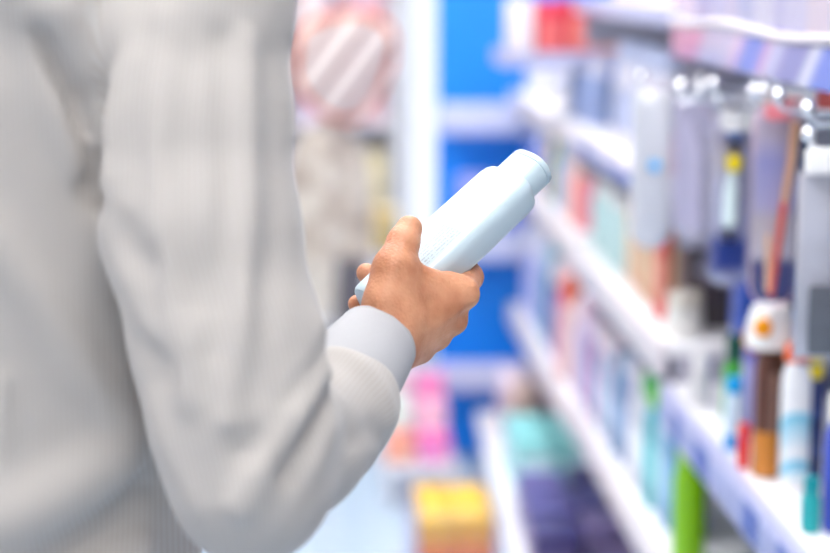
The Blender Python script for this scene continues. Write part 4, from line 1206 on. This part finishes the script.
box('tabletop', -0.11, 0.09, -0.16, 0.16, 0.10, 0.125, plast(246, 244, 248), st, 0.003)
for sx, sy in ((-.09, -.14), (.07, -.14), (-.09, .14), (.07, .14)):
    box('leg', sx - .012, sx + .012, sy - .012, sy + .012, 0, 0.0995, plast(230, 228, 236), st, 0.002)
zt = 0.1255
for dx, dy, w, h, c, lab in [(-.065, -.11, .075, .075, (255, 150, 130), 'salmon box at the aisle side of'), (.03, -.11, .085, .075, (255, 120, 190), 'magenta pink box at the board side of'),
                             (-.065, .0, .075, .125, (226, 240, 232), 'mint white box in the middle of'), (.03, .0, .085, .14, (246, 190, 214), 'blush box in the middle of'),
                             (-.065, .11, .075, .205, (246, 214, 222), 'tall pale rose box at the back of'), (.03, .11, .085, .19, (246, 140, 198), 'tall hot pink box at the back of')]:
    carton((0.27 + dx, 5.02 + dy, zt), lab + ' the low white table', w, 0.09, h, plast(*c), plast(min(255, c[0]), min(255, c[1] + 40), min(255, c[2] + 30)), group='pink boxes on the low table', name='pink_box')

# ------------------------------------------------------------------ far left: stand with a striped bag and a mottled fleece coat
gs = empty('garment_stand', (0.055, 5.62, 0), 0, 'slim pale two-post garment rack with crossbar far down the aisle', 'stand')
for sx in (-0.20, 0.21):
    box('foot', sx - .02, sx + .02, -0.06, 0.06, 0, 0.0135, plast(150, 150, 156), gs, 0.002)
    tube('post', [(sx, 0, 0.014), (sx, 0, 1.44)], 0.009, plast(206, 204, 204), gs, 12)
tube('crossbar', [(-0.22, 0, 1.44), (0.23, 0, 1.44)], 0.010, plast(200, 196, 196), gs, 12)
bg = empty('striped_bag', (0.062, 5.50, 1.16), 0, 'cream striped bag with orange piping hanging on the far stand', 'bag')
rings = []
def bag_out(s, y):
    pts = []
    base = [(-0.13, 0.06), (-0.115, 0.115), (-0.03, 0.155), (0.06, 0.16), (0.135, 0.125), (0.15, 0.05), (0.12, -0.04), (0.065, -0.125), (0.02, -0.145), (-0.05, -0.125), (-0.115, -0.06), (-0.135, 0.0)]
    n = len(base)
    for i in range(n * 4):
        a, f = divmod(i, 4); f /= 4
        p0, p1, p2, p3 = [base[(a + k - 1) % n] for k in range(4)]
        cr = lambda q0, q1, q2, q3: 0.5 * (2 * q1 + (q2 - q0) * f + (2 * q0 - 5 * q1 + 4 * q2 - q3) * f * f + (3 * q1 - q0 - 3 * q2 + q3) * f ** 3)
        pts.append((cr(p0[0], p1[0], p2[0], p3[0]) * s, y, cr(p0[1], p1[1], p2[1], p3[1]) * s))
    return pts
bm = bmesh.new(); add_loft(bm, [bag_out(.8, -.05), bag_out(.95, -.04), bag_out(1, -.018), bag_out(1, .018), bag_out(.95, .04), bag_out(.8, .05)])
from_bm('body', bm, ramp_mat('cream_stripe_cloth', 'X', 1 / 0.11, [(0, (240, 226, 220)), (0.60, (244, 232, 226)), (0.68, (150, 118, 120)), (0.94, (160, 130, 130))], 0.8, 'LINEAR', -0.75), bg)
bm = bmesh.new(); pp = bag_out(1.0, -.020); add_tube(bm, pp + pp[:1], 0.015, 8)
from_bm('piping', bm, plast(226, 118, 76), bg)
tube('strap', [(-0.03, 0, 0.15), (-0.035, 0.02, 0.24), (-0.02, 0.06, 0.275), (0.01, 0.06, 0.275), (0.045, 0.02, 0.24), (0.05, 0, 0.155)], 0.010, plast(200, 180, 214), bg, 8)
ct = empty('fleece_coat', (0.022, 5.56, 0.98), 0, 'mottled beige fleece coat hanging below the striped bag', 'coat')
def fleece():
    m, nt, b = new_mat('mottled_fleece')
    tc = nt.nodes.new('ShaderNodeTexCoord')
    v = nt.nodes.new('ShaderNodeTexVoronoi'); v.inputs['Scale'].default_value = 26
    nt.links.new(tc.outputs['Object'], v.inputs['Vector'])
    n = nt.nodes.new('ShaderNodeTexNoise'); n.inputs['Scale'].default_value = 14; n.inputs['Detail'].default_value = 6
    nt.links.new(tc.outputs['Object'], n.inputs['Vector'])
    r = nt.nodes.new('ShaderNodeValToRGB')
    r.color_ramp.elements[0].position = .35; r.color_ramp.elements[1].position = .65
    r.color_ramp.elements[0].color = (*srgb(186, 170, 156), 1); r.color_ramp.elements[1].color = (*srgb(236, 228, 216), 1)
    nt.links.new(n.outputs['Fac'], r.inputs['Fac']); nt.links.new(r.outputs['Color'], b.inputs['Base Color'])
    b.inputs['Roughness'].default_value = .95
    bp = nt.nodes.new('ShaderNodeBump'); bp.inputs['Strength'].default_value = .6; bp.inputs['Distance'].default_value = .01
    nt.links.new(v.outputs['Distance'], bp.inputs['Height']); nt.links.new(bp.outputs['Normal'], b.inputs['Normal'])
    return m
bm = bmesh.new(); rings = []
for z, a, b_r in [(0.02, .03, .03), (0.0, .07, .035), (-.05, .088, .045), (-.2, .096, .05), (-.35, .094, .052), (-.5, .098, .055), (-.56, .098, .055), (-.575, .09, .05)]:
    rings.append([(a * math.cos(q) * (1 + .04 * math.sin(5 * q)), -0.0 + b_r * math.sin(q) * (1 + .06 * math.sin(7 * q + z * 9)), z) for q in [2 * PI * i / 40 for i in range(40)]])
add_loft(bm, rings); from_bm('body', bm, fleece(), ct)
M_FL = fleece()
for s in (-1, 1):
    tube('sleeve', [(s * .07, -.01, -.03), (s * .098, -.02, -.12), (s * .104, -.03, -.28), (s * .100, -.04, -.42)], [.026, .028, .026, .024], M_FL, ct, 14)
tube('hanger', [(-.07, 0, .0), (0, 0, .03), (.07, 0, .0)], .005, M_CHROME, ct, 8)
tube('cord', [(0, 0, .03), (0.0, .03, .25), (0.0, .055, .452)], .003, M_CHROME, ct, 8)
fr_ = empty('fabric_roll', (0.085, 5.38, 0), 0, 'dark grey roll of fabric standing on the floor before the beige coat', 'fabric roll')
lathe('roll', [(.040, 0), (.043, .004), (.043, .606), (.040, .61)], mat('dark_grey_wool', srgb(96, 94, 102), .9, .15, 60), fr_, 28)
lathe('core', [(.018, .6105), (.018, .622), (.012, .622), (.012, .612)], plast(170, 150, 130), fr_, 20)

# white display shelf with pastel goods in front of the back wall
ws = empty('white_cabinet', (0.02, 7.30, 0), 0, 'white open cabinet with pastel boxes against the back wall', 'cabinet')
box('back', -0.55, 0.28, 0.14, 0.16, 0, 1.9, M_WHITE, ws, 0.002)
for s in (-0.55, 0.26): box('side', s, s + .02, -0.16, 0.139, 0, 1.9, M_WHITE, ws, 0.002)
for z in (0.05, 0.45, 0.85, 1.25, 1.65): box('shelf', -0.529, 0.259, -0.16, 0.139, z, z + .02, M_WHITE, ws, 0.002)
pc = [((250, 214, 218), 'pale pink'), ((246, 226, 224), 'cream pink'), ((240, 196, 206), 'rose'), ((252, 236, 232), 'ivory'), ((226, 206, 226), 'lilac'), ((255, 236, 190), 'pale yellow')]
lev = ['bottom', 'second', 'third', 'fourth', 'top']
for li, z in enumerate((0.45, 0.85, 1.25)):
    for k in range(4):
        c, nme = pc[(li * 2 + k) % 5]
        if li == 0 and k == 3: c, nme = pc[5]
        carton((0.02 - 0.43 + k * 0.195, 7.24, z + .0205), '%s box on the white cabinet, %s shelf, %s along' % (nme, ('knee-high', 'waist-high', 'chest-high')[li], nth[k]), 0.15, 0.14, 0.24 + .04 * ((k + li) % 2), plast(*c), None, group='pastel boxes on the white cabinet', name='pastel_box')
yb = carton((0.175, 6.0, 0), 'warm yellow carton on a white plinth far down the aisle', 0.14, 0.14, 0.14, plast(255, 222, 150), None, name='yellow_carton')
yb.location.z = 0.541
pl = empty('white_plinth', (0.175, 6.0, 0), 0, 'slim white plinth carrying a yellow carton', 'plinth')
box('column', -0.075, 0.075, -0.075, 0.075, 0.03, 0.54, plast(248, 244, 244), pl, 0.003)
box('foot', -0.095, 0.095, -0.095, 0.095, 0.0, 0.0295, plast(236, 232, 234), pl, 0.003)

# ------------------------------------------------------------------ light of the day and picture settings
w = bpy.data.worlds.new('daylight'); SC.world = w; w.use_nodes = True
bg_ = w.node_tree.nodes['Background']
bg_.inputs['Color'].default_value = (0.93, 0.96, 1.0, 1)
bg_.inputs['Strength'].default_value = 1.0
SC.view_settings.view_transform = 'Standard'
SC.view_settings.look = 'None'
SC.view_settings.gamma = 1.0
SC.view_settings.exposure = 0.46
SC.cycles.use_denoising = True
SC.cycles.max_bounces = 8
SC.cycles.transparent_max_bounces = 24
